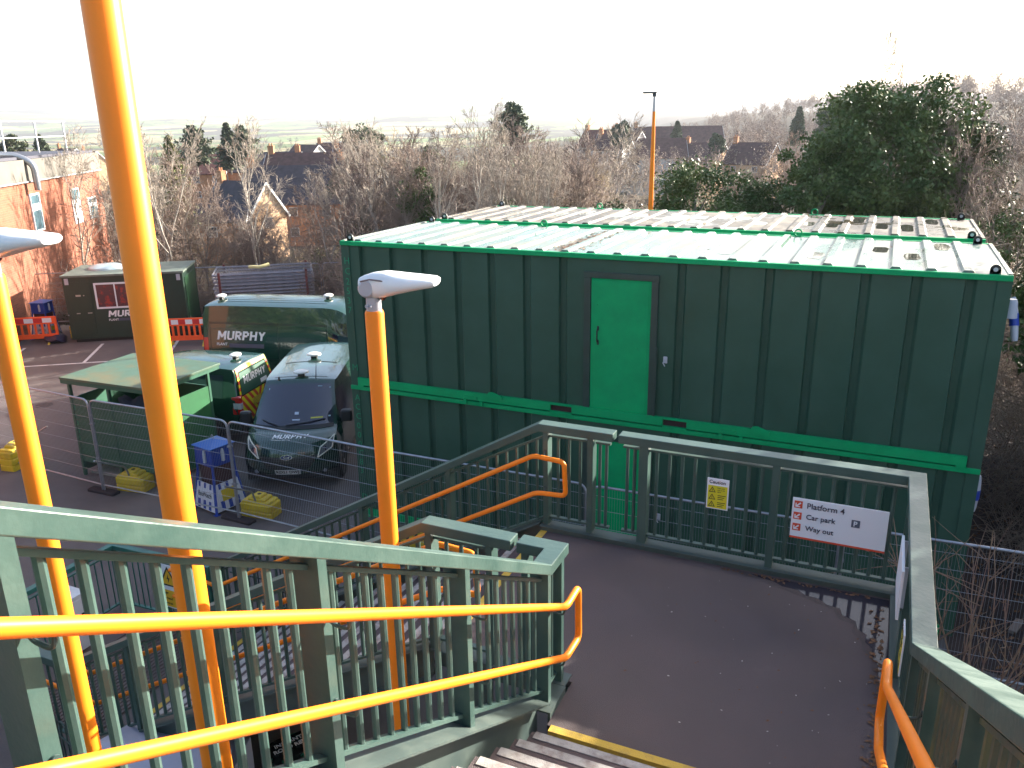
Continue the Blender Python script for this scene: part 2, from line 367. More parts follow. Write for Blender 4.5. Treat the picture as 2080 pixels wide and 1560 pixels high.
# railing 2: near side of the lower flight
g2 = thing('guard_railing', 'green railing with orange handrails on the near side of the lower flight', 'railing', (3, -6.48, 1.5), group='green guard railings of the footbridge stairs')
m = MB(); m.sweep([(6.17, -6.48, 4.0), (5.37, -6.48, 4.0), (.45, -6.48, zt2(.45)), (-.95, -6.48, zt2(.45)-.02)], .15, .088); m.build('top_rail', RAIL, g2, world=True, bevel=.006)
px2 = [5.42, 4.12, 2.82, 1.52, .42]
for a, b in zip(px2, px2[1:]): baluster_run(g2, (a, -6.48, min(4, zt2(a))), (b, -6.48, zt2(b)))
baluster_run(g2, (.42, -6.48, 1.2), (-.9, -6.48, 1.18)); baluster_run(g2, (5.97, -6.48, 4.0), (5.42, -6.48, 4.0))
for x in px2: post(g2, (x, -6.48, min(4, zt2(x))), .062, .13, 'x', 1.2)
post(g2, (-.92, -6.48, 1.18), .062, .13, 'x', 1.17); post(g2, (5.97, -6.48, 4.0), .06, .12, 'x', 1.2)
def zf(x, low=0): return 3.68-.43*low-s2*(5.37-x)
def loop2(y, e): return [(-.4, y, zf(.6)), (.5, y, zf(.5)), (5.37, y, 3.68), (5.72, y, 3.66), (5.74, y, 3.27), (5.40, y, 3.25), (.5, y, zf(.5, 1)), (-.4, y, zf(.6, 1))]
handrail(g2, loop2(-6.30, 1), [((x, -6.30, zf(x, l)), (0, -.115, 0)) for x in px2[:4] for l in (0, 1)])
# railing 3: far side of the lower flight
g3 = thing('guard_railing', 'green railing with looped orange handrail on the far side of the lower flight', 'railing', (3, -4.0, 1.5), group='green guard railings of the footbridge stairs')
m = MB(); m.sweep([(6.21, -4.0, 4.0), (5.37, -4.0, 4.0), (.33, -4.0, zt2(.33))], .15, .088); m.build('top_rail', RAIL, g3, world=True, bevel=.006)
px3 = [5.45, 4.22, 2.95, 1.68, .38]
for a, b in zip(px3, px3[1:]): baluster_run(g3, (a, -4.0, min(4, zt2(a))), (b, -4.0, zt2(b)))
baluster_run(g3, (5.96, -4.0, 4.0), (5.45, -4.0, 4.0)); baluster_run(g3, (6.20, -4.0, 4.0), (5.98, -4.0, 4.0), sp=.085)
for x in px3: post(g3, (x, -4.0, min(4, zt2(x))), .062, .13, 'x', 1.2)
post(g3, (5.96, -4.0, 4.0), .07, .13, 'x', 1.2)
handrail(g3, loop2(-4.2, 1), [((x, -4.2, zf(x, l)), (0, .14, 0)) for x in px3 for l in (0, 1)])
# railing 4: far and right side of the landing, then up the right of the upper flight
g4 = thing('guard_railing', 'dark green landing railing carrying the wayfinding and caution signs', 'railing', (7.8, -4.0, 2.8), group='green guard railings of the footbridge stairs')
m = MB(); m.sweep([(6.27, -4.0, 4.0), (9.065, -4.0, 4.0), (9.065, -6.76, 4.0), (9.065, YT, zt1(YT))], .15, .088); m.build('top_rail', RAIL, g4, world=True, bevel=.006)
baluster_run(g4, (6.51, -4.0, 4.0), (6.28, -4.0, 4.0), sp=.085)
for a, b in ((6.54, 7.85), (7.85, 9.03)): baluster_run(g4, (a, -4.0, 4.0), (b, -4.0, 4.0))
post(g4, (6.54, -4.0, 4.0), .10, .13, 'x', 1.2); post(g4, (7.85, -4.0, 4.0), .075, .13, 'x', 1.2); post(g4, (9.065, -4.0, 4.0), .10, .1, 'x', 1.2)
pr = [-4.04, -5.4, -6.74]
for a, b in zip(pr, pr[1:]): baluster_run(g4, (9.065, a, 4), (9.065, b, 4), mtl=RAILD)
py4 = [-6.74, -7.75, -8.95, -10.2, -11.4, -12.8]
for a, b in zip(py4, py4[1:]): baluster_run(g4, (9.065, a, zt1(min(a, -6.76))), (9.065, b, zt1(b)), mtl=RAILD)
for y in pr[1:]+py4[1:]: post(g4, (9.065, y, zt1(min(y, -6.76))), .07, .13, 'y', 1.2)
pts = [(8.87, -12.9, zh(-12.9)), (8.87, -7.12, zh(-7.12)), (8.87, -6.86, zh(-7.12)+.02), (8.87, -6.84, zh(-7.12, 1)), (8.87, -7.14, zh(-7.14, 1)), (8.87, -12.9, zh(-12.9, 1))]
handrail(g4, pts, [((8.87, y, zh(y, l)), (.13, 0, 0)) for y in py4[1:] for l in (0, 1)])
# railing 5: teal guard at the foot of the stairs
g5 = thing('guard_railing', 'teal green right angled railing at the foot of the stairs', 'railing', (-1.65, -4.1, 0))
m = MB(); m.sweep([(.25, -4.05, 1.1), (-1.62, -4.12, 1.1), (-1.62, -6.6, 1.1)], .1, .07); m.build('top_rail', TEAL, g5, world=True, bevel=.005)
for a, b in (((.2, -4.05, 1.1), (-.7, -4.08, 1.1)), ((-.7, -4.08, 1.1), (-1.62, -4.12, 1.1)), ((-1.62, -4.12, 1.1), (-1.62, -5.3, 1.1)), ((-1.62, -5.3, 1.1), (-1.62, -6.5, 1.1))):
    baluster_run(g5, a, b, mtl=TEAL, r=.01, sp=.115, bot=1.0)
for p in ((.2, -4.05, 1.1), (-.7, -4.08, 1.1), (-1.62, -4.12, 1.1), (-1.62, -5.3, 1.1), (-1.62, -6.5, 1.1)): post(g5, p, .08, .08, 'x', 1.1, TEAL)
# ================================================================ SITE CONTAINERS
CG = mat('container_dark_green', (.027, .074, .050), .42, spec=.33, col2=(.040, .096, .068), vs=1.3, vfac=(.3, .7), rvar=.08, bump=.05, bs=60)
BG = mat('bright_green_paint', (.001, .33, .115), .5, spec=.2, var=.10, vs=2.5, bump=.05, bs=40)
BLK = mat('black_paint', (.012, .014, .014), .5)
ROOFA = mat('roof_wet_green_grey', (.10, .17, .15), .34, col2=(.25, .25, .21), vs=1.3, vfac=(.44, .60), rvar=.26, metal=.0, spec=.42, stretch=(1.6, .45, 1), bump=.05, bs=8)
ROOFB = mat('roof_dirty_brown', (.085, .070, .052), .5, col2=(.20, .18, .15), vs=1.0, vfac=(.50, .60), rvar=.48, metal=.0, spec=.45, bump=.08, bs=9)
LUG = mat('dark_steel', (.035, .04, .04), .5, metal=.4)
LET = mat('stencil_green', (.01, .24, .11), .6)
def container(loc, label, roofm, L=10.05, Dp=2.92, H=2.6, door=True, txt=None, upper=True):
    t = thing('site_container', label, 'container', loc, 0, 'stacked green site containers')
    zb, ztp = (.17, H-.075)
    # corrugated front and back walls: recessed grooves every .61 m
    def wall(y, sgn, skip=None):
        gx = [.38+.612*i for i in range(16) if .38+.612*i < L-.3]
        prof = [(0, 0)]
        for g in gx:
            if skip and skip[0]-.02 < g+.07 < skip[1]+.02: continue
            prof += [(g-.03, 0), (g-.012, .058), (g+.075, .058), (g+.11, 0)]
        prof += [(L, 0)]; m = MB(); n = len(prof)
        v = [(x, y+sgn*d, z) for z in (.02, ztp) for x, d in prof]
        m.add(v, [(i, i+1, n+i+1, n+i) if sgn > 0 else (i, n+i, n+i+1, i+1) for i in range(n-1)]); return m
    b = wall(.012, 1, (4.5, 5.56) if door else None)
    w2 = wall(Dp-.012, -1); b.add(w2.v, w2.f)
    b.box(0.004, .03, .03, Dp-.03, .02, ztp); b.box(L-.03, L-.004, .03, Dp-.03, .02, ztp); b.box(.05, L-.05, .075, Dp-.075, .0, .05)
    b.box(-.002, .16, -.004, .02, .0, ztp); b.box(L-.16, L+.002, -.004, .02, 0, ztp)
    b.build('body', CG, t)
    r = MB(); r.sweep([(0, -.0, H), (L, -.0, H)], .07, .075); r.sweep([(0, Dp, H), (L, Dp, H)], .07, .075)
    r.build('top_rail', BG, t, bevel=.008)
    if upper or True:
        r = MB(); z1 = .165
        if door:
            xs = [(.18, 3.90), (4.27, 5.75), (6.12, 9.87)]
            for a, c in xs: r.box(a, c, -.055, -.006, .03 if upper else .02, z1)
            for a, c in ((3.90, 4.27), (5.75, 6.12)): r.box(a, c, -.055, -.006, .135, z1); r.box(a, c, -.055, -.006, .0, .028)
        else: r.box(.18, 9.87, -.055, -.006, .02, z1)
        r.box(.18, .30, -.054, -.006, -.0, .03); r.box(9.75, 9.87, -.054, -.006, -.0, .03)
        for x in (2.78, 7.06):       # folded lifting brackets standing off the rail
            r.prism([(x, -.056, .165), (x+.03, -.056, .215), (x+.1, -.056, .222), (x+.27, -.056, .165), (x+.27, -.056, .10), (x, -.056, .12)], (0, -.03, 0))
            r.box(x-.42, x-.20, -.075, -.056, .05, .10); r.box(x-.45, x-.40, -.08, -.056, -.04, .04); r.box(x-.15, x-.10, -.08, -.056, -.05, .03)
        r.build('bottom_rail', BG, t)
        if door:
            for a, c in ((3.90, 4.27), (5.75, 6.12)): r = MB(); r.box(a, c, -.008, -.004, .03, .135); r.build('fork_pocket', mat('rust_dark', (.035, .012, .014), .8), t)
    # roof sheet with raised cross ribs
    m = MB(); prof = [(.0, 0)]; x = .24
    while x < L-.3: prof += [(x, 0), (x+.03, .034), (x+.125, .034), (x+.155, 0)]; x += .42
    prof += [(L, 0)]; n = len(prof); zr = H-.008
    m.add([(x_, y, zr+d) for y in (.06, Dp-.06) for x_, d in prof], [(i, i+1, n+i+1, n+i) for i in range(n-1)])
    m.add([(x_, .06, zr+d) for x_, d in prof]+[(x_, .06, zr-.02) for x_, d in prof], [(i, n+i, n+i+1, i+1) for i in range(n-1)])
    m.box(0, .05, .05, Dp-.05, zr-.05, zr+.018); m.box(L-.05, L, .05, Dp-.05, zr-.05, zr+.018)
    m.build('roof', roofm, t)
    if upper:           # rainwater lying between the ribs
        rg_ = random.Random(len(label)); W_ = mat('roof_water', (.05, .05, .045), .05, spec=.5)
        spots = [(k, rg_.uniform(.3, 2.0), rg_.uniform(.5, 1.2)) for k in ([3, 4, 5, 6, 8, 9, 11, 12, 13, 14, 15, 17, 18, 19, 20, 21, 22] if not door else [15, 18, 20, 21, 22])]
        for k, y0, ln_ in spots:
            xa = .24+.42*k-.245; q = MB(); N = 16; ln_ = min(ln_, 2.75-y0); cx_, cy_ = xa+.105, y0+ln_/2
            q.add([(cx_+.118*math.copysign(abs(math.cos(6.283*i/N))**.5, math.cos(6.283*i/N))*rg_.uniform(.75, 1), cy_+ln_/2*math.copysign(abs(math.sin(6.283*i/N))**.6, math.sin(6.283*i/N))*rg_.uniform(.85, 1), H-.0045) for i in range(N)], [tuple(range(N))]); q.build('roof_puddle', W_, t)
    for x, y in ((.17, .05), (L-.2, .05), (.17, Dp-.05), (L-.2, Dp-.05)):
        q = MB(); q.lathe((0, 0, 0), [(.062, -.012), (.062, .012)], 18, axis='y'); q.box(-.062, .062, -.012, .012, -.06, 0)
        q.lathe((0, 0, 0), [(.027, -.014), (.027, .014)], 12, axis='y', mi=1)
        q.v = [(p[0]+x, p[1]+y, p[2]+H+.055) for p in q.v]; q.build('lifting_lug', [LUG, mat('pale_hole', (.5, .5, .5), .6)], t)
    for x in (2.6, 7.2):
        q = MB(); q.tube([(x+.06*math.cos(a), Dp-.02, H+.055+.06*math.sin(a)) for a in [2*math.pi*i/14 for i in range(15)]], .014, 6, cap=False); q.build('lifting_ring', BG, t, smooth=True)
    if door:
        q = MB(); q.box(4.45, 4.555, -.03, .05, .12, 2.24); q.box(5.50, 5.60, -.03, .05, .12, 2.24); q.box(4.44, 5.61, -.034, .05, 2.241, 2.33)
        q.box(5.585, 5.62, -.045, -.031, .13, 1.25)
        fr = q.build('door_frame', mat('frame_grey_green', (.030, .055, .047), .4, var=.15), t, bevel=.004)
        q = MB(); q.box(4.56, 5.495, -.012, .04, .13, 2.235); q.box(4.60, 5.46, -.016, -.011, .17, 2.20)
        dr = q.build('door', BG, t, bevel=.004)
        q = MB(); q.tube(round_path([(4.68, -.016, 1.24), (4.68, -.07, 1.26), (4.68, -.07, 1.44), (4.68, -.016, 1.47)], .03), .012, 8)
        q.box(4.665, 4.695, -.022, -.015, 1.20, 1.28); q.box(4.665, 4.695, -.022, -.015, 1.43, 1.5); q.build('handle', BLK, dr, smooth=True)
        q = MB(); q.lathe((4.66, -.02, 1.82), [(.018, -.008), (.018, .008)], 10, axis='y'); q.lathe((5.30, -.02, 1.18), [(.025, -.008), (.025, .008)], 10, axis='y'); q.build('lock', BG, dr)
        q = MB(); q.rbox(5.715, 5.775, -.03, -.004, 1.02, 1.12, .006); q.tube([(5.745, -.03, 1.09), (5.72, -.06, 1.03), (5.75, -.055, .98)], .008, 6); q.build('switch_box', mat('pale_grey', (.45, .45, .5), .5), t)
    if txt:
        for ch, z in txt: m = MB(); text(m, ch, (.055, -.006, z), (1, 0, 0), (0, 0, 1), .115, bold=-.005); m.build('stencil_letter', LET, t)
    return t
CH = [('H', 2.20), ('C', 2.02), ('2', 1.84), ('5', 1.67), ('3', 1.50), ('7', 1.33), ('M', .28)]
CL = [('A', 2.31), ('C', 2.13), ('C', 1.95), ('0', 1.76), ('0', 1.58), ('0', 1.4), ('C', 1.22), ('8', 1.04), ('3', .86), ('D', .33)]
container((0, 0, 2.6), 'upper front dark green site container with bright green door and shiny wet roof', ROOFA, txt=CH)
container((0, 0, 0), 'lower front dark green site container behind the landing railing', ROOFA, txt=CL, upper=False)
container((-.04, 3.43, 2.6), 'upper rear green site container with dirty brown roof and drying puddles', ROOFB, door=False)
container((-.04, 3.43, 0), 'lower rear green site container hidden under the other three', ROOFB, door=False, upper=False)
# dead leaves blown across the roof
lv = MB(); lm = mat('dead_leaf', (.16, .075, .035), .85, var=.5, vs=30)
def flakes(mb, n, fx, size=.03, rr=rnd):
    for _ in range(n):
        x, y, z = fx(); a = rr.random()*6.28; s = size*(.5+rr.random()); b = rr.uniform(-.5, .5)*s
        e = (math.cos(a)*s, math.sin(a)*s); f_ = (-e[1]*.5, e[0]*.5)
        mb.add([(x-e[0], y-e[1], z), (x+f_[0], y+f_[1], z+.004+abs(b)*.3), (x+e[0], y+e[1], z+.003), (x-f_[0], y-f_[1], z+.002)], [(0, 1, 2, 3)])
flakes(lv, 420, lambda: (4.02+rnd.gauss(0, .12), rnd.uniform(.15, 2.7), 5.2), .035)
flakes(lv, 40, lambda: (rnd.uniform(.5, 9.6), rnd.uniform(.15, 2.7), 5.22), .03)
tag(lv.build('leaf_litter', lm), 'brown dead leaves lying in a line across the container roof', 'leaves', kind='stuff')
lv = MB()
flakes(lv, 26, lambda: (rnd.uniform(6.9, 8.9), rnd.uniform(-6.7, -4.3), ZD+.004), .012)
flakes(lv, 130, lambda: (8.93-abs(rnd.gauss(0, .06)), rnd.uniform(-6.8, -4.3), ZD+.006), .022)
flakes(lv, 60, lambda: (rnd.uniform(7.4, 8.9), -4.15-abs(rnd.gauss(0, .02)), ZD+.006), .02)
tag(lv.build('leaf_litter', lm), 'small leaves and twigs collected along the landing edge', 'leaves', kind='stuff')
lv = MB(); flakes(lv, 34, lambda: (rnd.uniform(6.9, 8.9), rnd.uniform(-6.9, -4.3), ZD+.004), .008)
tag(lv.build('petal_litter', mat('pale_petal', (.6, .55, .52), .8)), 'tiny pale petals scattered over the dark landing', 'petals', kind='stuff')

# ================================================================ LAMP POSTS
LGREY = mat('lamp_grey', (.42, .42, .46), .35, var=.05); LWHITE = mat('lamp_white', (.72, .73, .74), .3)
def lamp(loc, H, label, rz, R0=.07):
    t = thing('lamp_post', label, 'lamp post', loc, rz, 'orange lamp posts beside the stairs')
    m = MB(); m.lathe((0, 0, 0), [(.09, 0), (.09, .9), (R0, 1.0), (R0, H-.02), (R0-.008, H)], 28); m.build('pole', ORANGE, t, smooth=True)
    m = MB(); m.lathe((0, 0, H), [(.056, -.02), (.054, .12), (.06, .16), (.055, .2)], 20)
    for z in (.04, .13):
        m.lathe((0, 0, H+z), [(.008, -.075), (.008, .0)], 8, axis='y'); m.lathe((-.03, 0, H+z), [(.014, -.068), (.014, -.054)], 10, axis='y')
    m.build('spigot', LGREY, t, smooth=True)
    # flattened blade shaped head pointing +x
    st_ = [(-.10, .055, .06, .01), (-.06, .075, .105, -.03), (.02, .085, .135, -.04), (.12, .12, .135, -.03), (.22, .155, .105, -.015), (.34, .15, .075, .0), (.44, .13, .055, .008), (.52, .11, .04, .012), (.545, .09, .02, .016)]
    hd = MB(); n = 20; v = []
    for x, w, h, zo in st_:
        for k in range(n):
            a = 2*math.pi*k/n; ca, sa = math.cos(a), math.sin(a)
            yy = w*math.copysign(abs(ca)**.7, ca); zz = (h if sa > 0 else .55*h+.03)*math.copysign(abs(sa)**.8, sa)*.85
            v.append((x*.9, yy, H+.195+zo*.5+zz*.92+x*.05))
    N = len(st_)
    hd.add(v, [(i*n+k, (i+1)*n+k, (i+1)*n+(k+1) % n, i*n+(k+1) % n) for i in range(N-1) for k in range(n)]+[tuple(range(n)), tuple((N-1)*n+n-1-k for k in range(n))])
    hb = hd.build('lamp_head', LWHITE, t, smooth=True)
    m = MB(); m.tube([(-.06, -.080, H+.225), (.02, -.100, H+.245), (.10, -.112, H+.24), (.18, -.115, H+.225)], .006, 6); m.build('seam', mat('seam_brown', (.2, .15, .14), .6), hb)
    m = MB(); m.lathe((.08, -.02, H+.10), [(.012, -.02), (.034, .005), (.034, .03)], 12); m.build('sensor', mat('sensor_dark', (.06, .012, .02), .3), t, smooth=True)
    m = MB(); m.lathe((-.02, 0, H+.17), [(.052, -.09), (.068, -.07), (.068, .07), (.052, .09)], 18, axis='y'); m.build('hinge', LGREY, t, smooth=True)
    return t
lamp((5.20, -6.765, 0), 5.80, 'orange lamp post in front of the large container, its white head above the stairs', R(12))
lamp((3.42, -8.37, 0), 6.23, 'orange lamp post at the left edge with its white head over the barrier', R(12))
lamp((6.118, -9.575, 0), 8.4, 'tallest and nearest orange lamp post rising out of the top of the view', R(12), .0625)
p = pz(1326, 418, 4.9); Lp = px(1326, 300, 24)
t = thing('lamp_post', 'slender orange lamp post standing behind the rear container by the evergreens', 'lamp post', (Lp.x, Lp.y, 0), R(200), 'orange lamp posts beside the stairs')
Lh = px(1331, 190, 24).z
m = MB(); m.lathe((0, 0, 0), [(.085, 0), (.075, Lh*.55), (.06, Lh*.8), (.042, Lh-.5)], 16); m.build('pole', ORANGE, t, smooth=True)
m = MB(); m.lathe((0, 0, 0), [(.045, Lh-.5), (.03, Lh-.1), (.03, Lh)], 12); m.build('spigot', LGREY, t, smooth=True)
m = MB(); m.box(-.06, .34, -.08, .08, Lh-.01, Lh+.04); m.box(-.05, .06, -.05, .05, Lh-.1, Lh-.01); m.build('lamp_head', mat('lamp_dark', (.09, .09, .1), .5), t, bevel=.02)

# ================================================================ SIGNS
SW = mat('sign_white', (.74, .75, .80), .45); SR = mat('sign_red', (.62, .07, .03), .5); SN = mat('sign_navy', (.03, .035, .07), .5)
SY = mat('sign_yellow', (.62, .54, .02), .5); SK = mat('sign_black', (.015, .015, .015), .5)
def sign(name, label, loc, rz): return thing(name, label, 'sign', loc, rz)
# local frame: x along the face, z up, face looks towards -y
t = sign('wayfinding_sign', 'white wayfinding sign reading Platform 4, Car park, Way out on the landing railing', (8.03, -4.115, 3.225), 0)
m = MB(); m.box(0, .845, -.012, .0, 0, .42); m.build('panel', SW, t, bevel=.002)
m = MB(); m.box(0, .845, -.016, -.0125, 0, .018); 
for k in range(3): m.box(.018, .092, -.0155, -.0125, .318-.118*k, .392-.118*k)
m.build('red_marks', SR, t)
m = MB()
for k in range(3):
    z = .318-.118*k
    m.prism([(.028, -.016, z+.012), (.028, -.016, z+.052), (.038, -.016, z+.052), (.038, -.016, z+.030), (.070, -.016, z+.062), (.080, -.016, z+.052), (.048, -.016, z+.022), (.072, -.016, z+.022), (.072, -.016, z+.012)], (0, -.002, 0))
text(m, 'P', (.555, -.0165, .225), (1, 0, 0), (0, 0, 1), .05, bold=.02)
m.build('arrows', SW, t)
m = MB(); m.box(.535, .61, -.0155, -.0125, .212, .287); m.build('parking_symbol', mat('sign_grey', (.09, .1, .14), .5), t)
for s_, z, h in (('Platform 4', .328, .052), ('Car park', .198, .062), ('Way out', .079, .060)): m = MB(); text(m, s_, (.135, -.0165, z), (1, 0, 0), (0, 0, 1), h*1.1, bold=.008); m.build('lettering', SN, t)
def caution(loc, rz, label):
    t = sign('caution_sign', label, loc, rz)
    m = MB(); m.box(0, .215, -.01, 0, 0, .33); m.build('panel', SW, t, bevel=.002)
    m = MB(); m.box(.012, .203, -.0125, -.0105, .012, .255); m.build('yellow_field', SY, t)
    m = MB(); text(m, 'Caution', (.022, -.0125, .277), (1, 0, 0), (0, 0, 1), .036, bold=.005)
    for k in range(3):
        z = .182-.078*k
        a = [(.02, z), (.09, z), (.055, z+.062)]; b = [(.032, z+.008), (.078, z+.008), (.055, z+.047)]
        for i in range(3):
            j = (i+1) % 3; m.quad((a[i][0], -.0135, a[i][1]), (a[j][0], -.0135, a[j][1]), (b[j][0], -.0135, b[j][1]), (b[i][0], -.0135, b[i][1]))
        m.box(.052, .058, -.014, -.0128, z+.014, z+.034)
        for q in range(3): text(m, ('Please take', 'care on the', 'stairs') [q], (.105, -.0135, z+.046-.021*q), (1, 0, 0), (0, 0, 1), .011) if k == 0 else m.box(.11, .19-.012*q, -.014, -.0128, z+.046-.02*q, z+.053-.02*q)
    m.build('lettering', SK, t)
caution((7.205, -4.07, 3.36), 0, 'small yellow and white Caution sign in the middle bay of the landing railing')
caution((8.99, -6.05, 3.40), R(90+180), 'yellow and white Caution sign seen edge on, on the right hand railing')
t = sign('notice_board', 'long white notice seen edge on, fixed inside the right hand railing', (8.975, -4.95, 3.42), R(-90))
m = MB(); m.box(0, .62, -.02, 0, 0, .42); m.build('panel', SW, t, bevel=.002)
for x_ in (.05, .5): m = MB(); m.box(x_, x_+.02, .001, .03, .05, .4); m.build('fixing_channel', LGREY, t)
q = pz(322, 1165, 1.05)
t = sign('danger_sign', 'white sign with yellow warning triangle reading Danger on the teal railing', (-.72, -4.17, .30), 0)
m = MB(); m.box(0, .5, -.01, 0, 0, .72); m.build('panel', SW, t, bevel=.002)
m = MB(); m.box(.02, .48, -.0125, -.0105, .02, .30); m.prism([(.10, -.012, .40), (.40, -.012, .40), (.25, -.012, .66)], (0, -.002, 0)); m.build('yellow_field', mat('sign_amber', (.75, .42, .02), .5), t)
m = MB(); text(m, 'Danger', (.04, -.0135, .22), (1, 0, 0), (0, 0, 1), .055, bold=.01); text(m, 'Overhead', (.05, -.0135, .14), (1, 0, 0), (0, 0, 1), .04); text(m, 'live wires', (.05, -.0135, .06), (1, 0, 0), (0, 0, 1), .04)
a = [(.06, .375), (.44, .375), (.25, .70)]; b = [(.105, .40), (.395, .40), (.25, .65)]
for i in range(3):
    j = (i+1) % 3; m.quad((a[i][0], -.0155, a[i][1]), (a[j][0], -.0155, a[j][1]), (b[j][0], -.0155, b[j][1]), (b[i][0], -.0155, b[i][1]))
m.prism([(.26, -.0155, .58), (.22, -.0155, .49), (.25, -.0155, .49), (.235, -.0155, .42), (.28, -.0155, .51), (.25, -.0155, .51)], (0, -.002, 0))
m.build('lettering', SK, t)

# ================================================================ TEMPORARY MESH FENCING
GALV = mat('galvanised', (.34, .35, .40), .38, metal=.75, var=.15, vs=8); GALVW = mat('mesh_wire', (.30, .31, .35), .45, metal=.6)
RUB = mat('foot_rubber', (.03, .022, .025), .9)
def panel_proto():
    t = thing('fence_panel', None, 'fence panel', (0, 0, 0))
    m = MB(); w, h = 3.44, 2.0
    m.tube(round_path([(.02, 0, .05), (.02, 0, h), (w, 0, h), (w, 0, .05)], .16, 6), .02, 10); m.build('frame', GALV, t, smooth=True)
    m = MB(); m.tube([(.02, 0, .17), (w, 0, .17)], .016, 8); m.build('lower_bar', GALV, t, smooth=True)
    m = MB(); n = 86
    for i in range(1, n): x = .02+(w-.02)*i/n; m.add([(x-.0014, 0, .17), (x+.0014, 0, .17), (x+.0014, 0, h-.02), (x-.0014, 0, h-.02), (x, .0028, .17), (x, .0028, h-.02)], [(0, 1, 2, 3), (1, 4, 5, 2), (4, 0, 3, 5)])
    for z in (.46, .75, 1.04, 1.33, 1.62, 1.85): m.tube([(.02, -.004, z), (w, -.004, z)], .0035, 5)
    m.build('mesh_infill', GALVW, t)
    m = MB()
    for z in (.75, 1.5): m.box(-.045, .045, -.03, .03, z-.015, z+.015); m.lathe((-.012, -.03, z), [(.012, -.02), (.012, .02)], 8, axis='y')
    m.build('clamp', GALV, t)
    m = MB(); m.rbox(-.38, .34, -.1, .1, 0, .06, .02); m.build('foot', RUB, t)
    return t
P0 = panel_proto(); first = [True]
def panel(a, b, label, z=0):
    a = Vector(a); b = Vector(b); r = math.atan2(b.y-a.y, b.x-a.x)
    o = P0 if first[0] else copy_tree(P0); first[0] = False
    o.location = (a.x, a.y, z); o.rotation_euler = (0, 0, r); o['label'] = label; o['group'] = 'temporary mesh fence panels'; o['category'] = 'fence panel'
    return o
ln = [(-8.95, -1.08), (-5.48, -1.22), (-2.03, -1.12), (1.47, -1.24), (4.97, -1.22), (8.45, -1.16), (11.9, -1.0), (15.4, -.8)]
lb = ['galvanised mesh fence panel left of the green shelter', 'galvanised mesh fence panel in front of the green shelter and blue watch tower', 'galvanised mesh fence panel in front of the forward facing van', 'galvanised mesh fence panel before the left part of the lower container', 'galvanised mesh fence panel before the lower green door', 'galvanised mesh fence panel behind the wayfinding sign', 'galvanised mesh fence panel beyond the landing by the bare bush']
for i in range(7): panel((ln[i][0]+.03, ln[i][1]), ln[i+1], lb[i])
panel((-12.5, -1.6), ln[0], 'galvanised mesh fence panel at the left edge of the view beside a yellow block')
fa = Vector((-26.0, 4.6)); fd = Vector((math.cos(R(33)), math.sin(R(33))))
for i in range(6):
    a = fa+fd*3.5*i; panel(a, a+fd*3.5, 'rear boundary mesh fence panel '+['beyond the far left bays', 'left of the brick building corner', 'behind the small blue watch tower', 'behind the dark green cabin', 'between the cabin and the stacked panels', 'behind the stacked panels'][i])
# yellow fence ballast blocks and braces
YB = mat('yellow_plastic', (.62, .43, .02), .5, col2=(.38, .25, .03), vs=3, vfac=(.45, .75), bump=.15, bs=20)
def block(loc, rz, label, n=2, group='yellow fence ballast blocks', dm=None):
    t = thing('ballast_block', label, 'ballast block', loc, rz, group)
    for k in range(n):
        m = MB(); z = k*.15; w = .34
        m.rbox(-w, w, -.19, .19, z+.005, z+.145, .03); m.build('block', YB, t)
    m = MB(); z = n*.15
    m.rbox(-.30, .30, -.17, .17, z-.02, z+.035, .02); m.rbox(-.18, .20, -.14, .14, z+.03, z+.085, .02); m.rbox(-.12, .10, -.11, .11, z+.08, z+.125, .02)
    m.lathe((0, 0, z+.125), [(.04, -.01), (.04, .003)], 12, mi=1); m.build('cap', [YB, mat('hole_dark', (.05, .03, .01), .9)], t)
    m = MB(); m.tube(round_path([(.0, -.95, 1.0), (.0, -.2, .52+.02*n), (.0, -.05, .02)], .08), .018, 8)
    m.xf(Matrix.Rotation(0, 4, 'Z')); m.build('brace', GALV, t, smooth=True)
    return t
block((-5.0, -.82, 0), R(8)+R(0), 'yellow ballast blocks and brace behind the fence, in front of the shelter')
block((-1.78, -.75, 0), R(5), 'yellow ballast blocks and brace next to the blue and white watch tower')
block((-8.4, -.95, 0), R(100), 'yellow ballast blocks at the left edge behind the fence', 3)
block((11.9, 4.6, 0), R(60), 'shaded yellow ballast block at the far right behind the containers', 2)
block((1.75, -.8, 0), R(5), 'yellow ballast block seen through the near railing by the container corner', 2)

# ================================================================ GREEN SHELTER
SHG = mat('shelter_green', (.020, .085, .052), .5, col2=(.030, .11, .066), vs=2, vfac=(.3, .7), bump=.05)
SHB = mat('shelter_green_lit', (.02, .11, .04), .5, var=.12, vs=2)  # lighter, yellower copy of the shelter green; sunlight put into the end wall's colour
SHR = mat('shelter_roof', (.07, .125, .085), .5, spec=.25, col2=(.16, .13, .07), vs=1.1, vfac=(.45, .7), rvar=.12, bump=.05, bs=15)
t = thing('smoking_shelter', 'dark green steel shelter with flat weathered roof and open slot below the eaves', 'shelter', (-6.62, -.75, 0), R(2.5))
m = MB(); m.box(0, 2.2, 0, .03, .33, 1.74); m.box(0, .03, .03, 1.65, .1, 1.74); m.box(0, 2.2, 1.65, 1.68, .1, 1.74); m.build('wall', SHG, t)
m = MB(); m.box(2.17, 2.2, .035, 1.645, .1, 1.74); m.build('end_wall', SHB, t)
m = MB(); m.box(.04, 2.16, 1.635, 1.648, .35, 1.72); m.build('inner_wall', SHB, t)
for x, y in ((.0, -.012), (1.08, -.012), (2.15, -.012), (0, 1.64), (2.15, 1.64)):
    q = MB(); q.box(x, x+.06, y, y+.06, 0, 2.17); q.build('post', SHG, t)
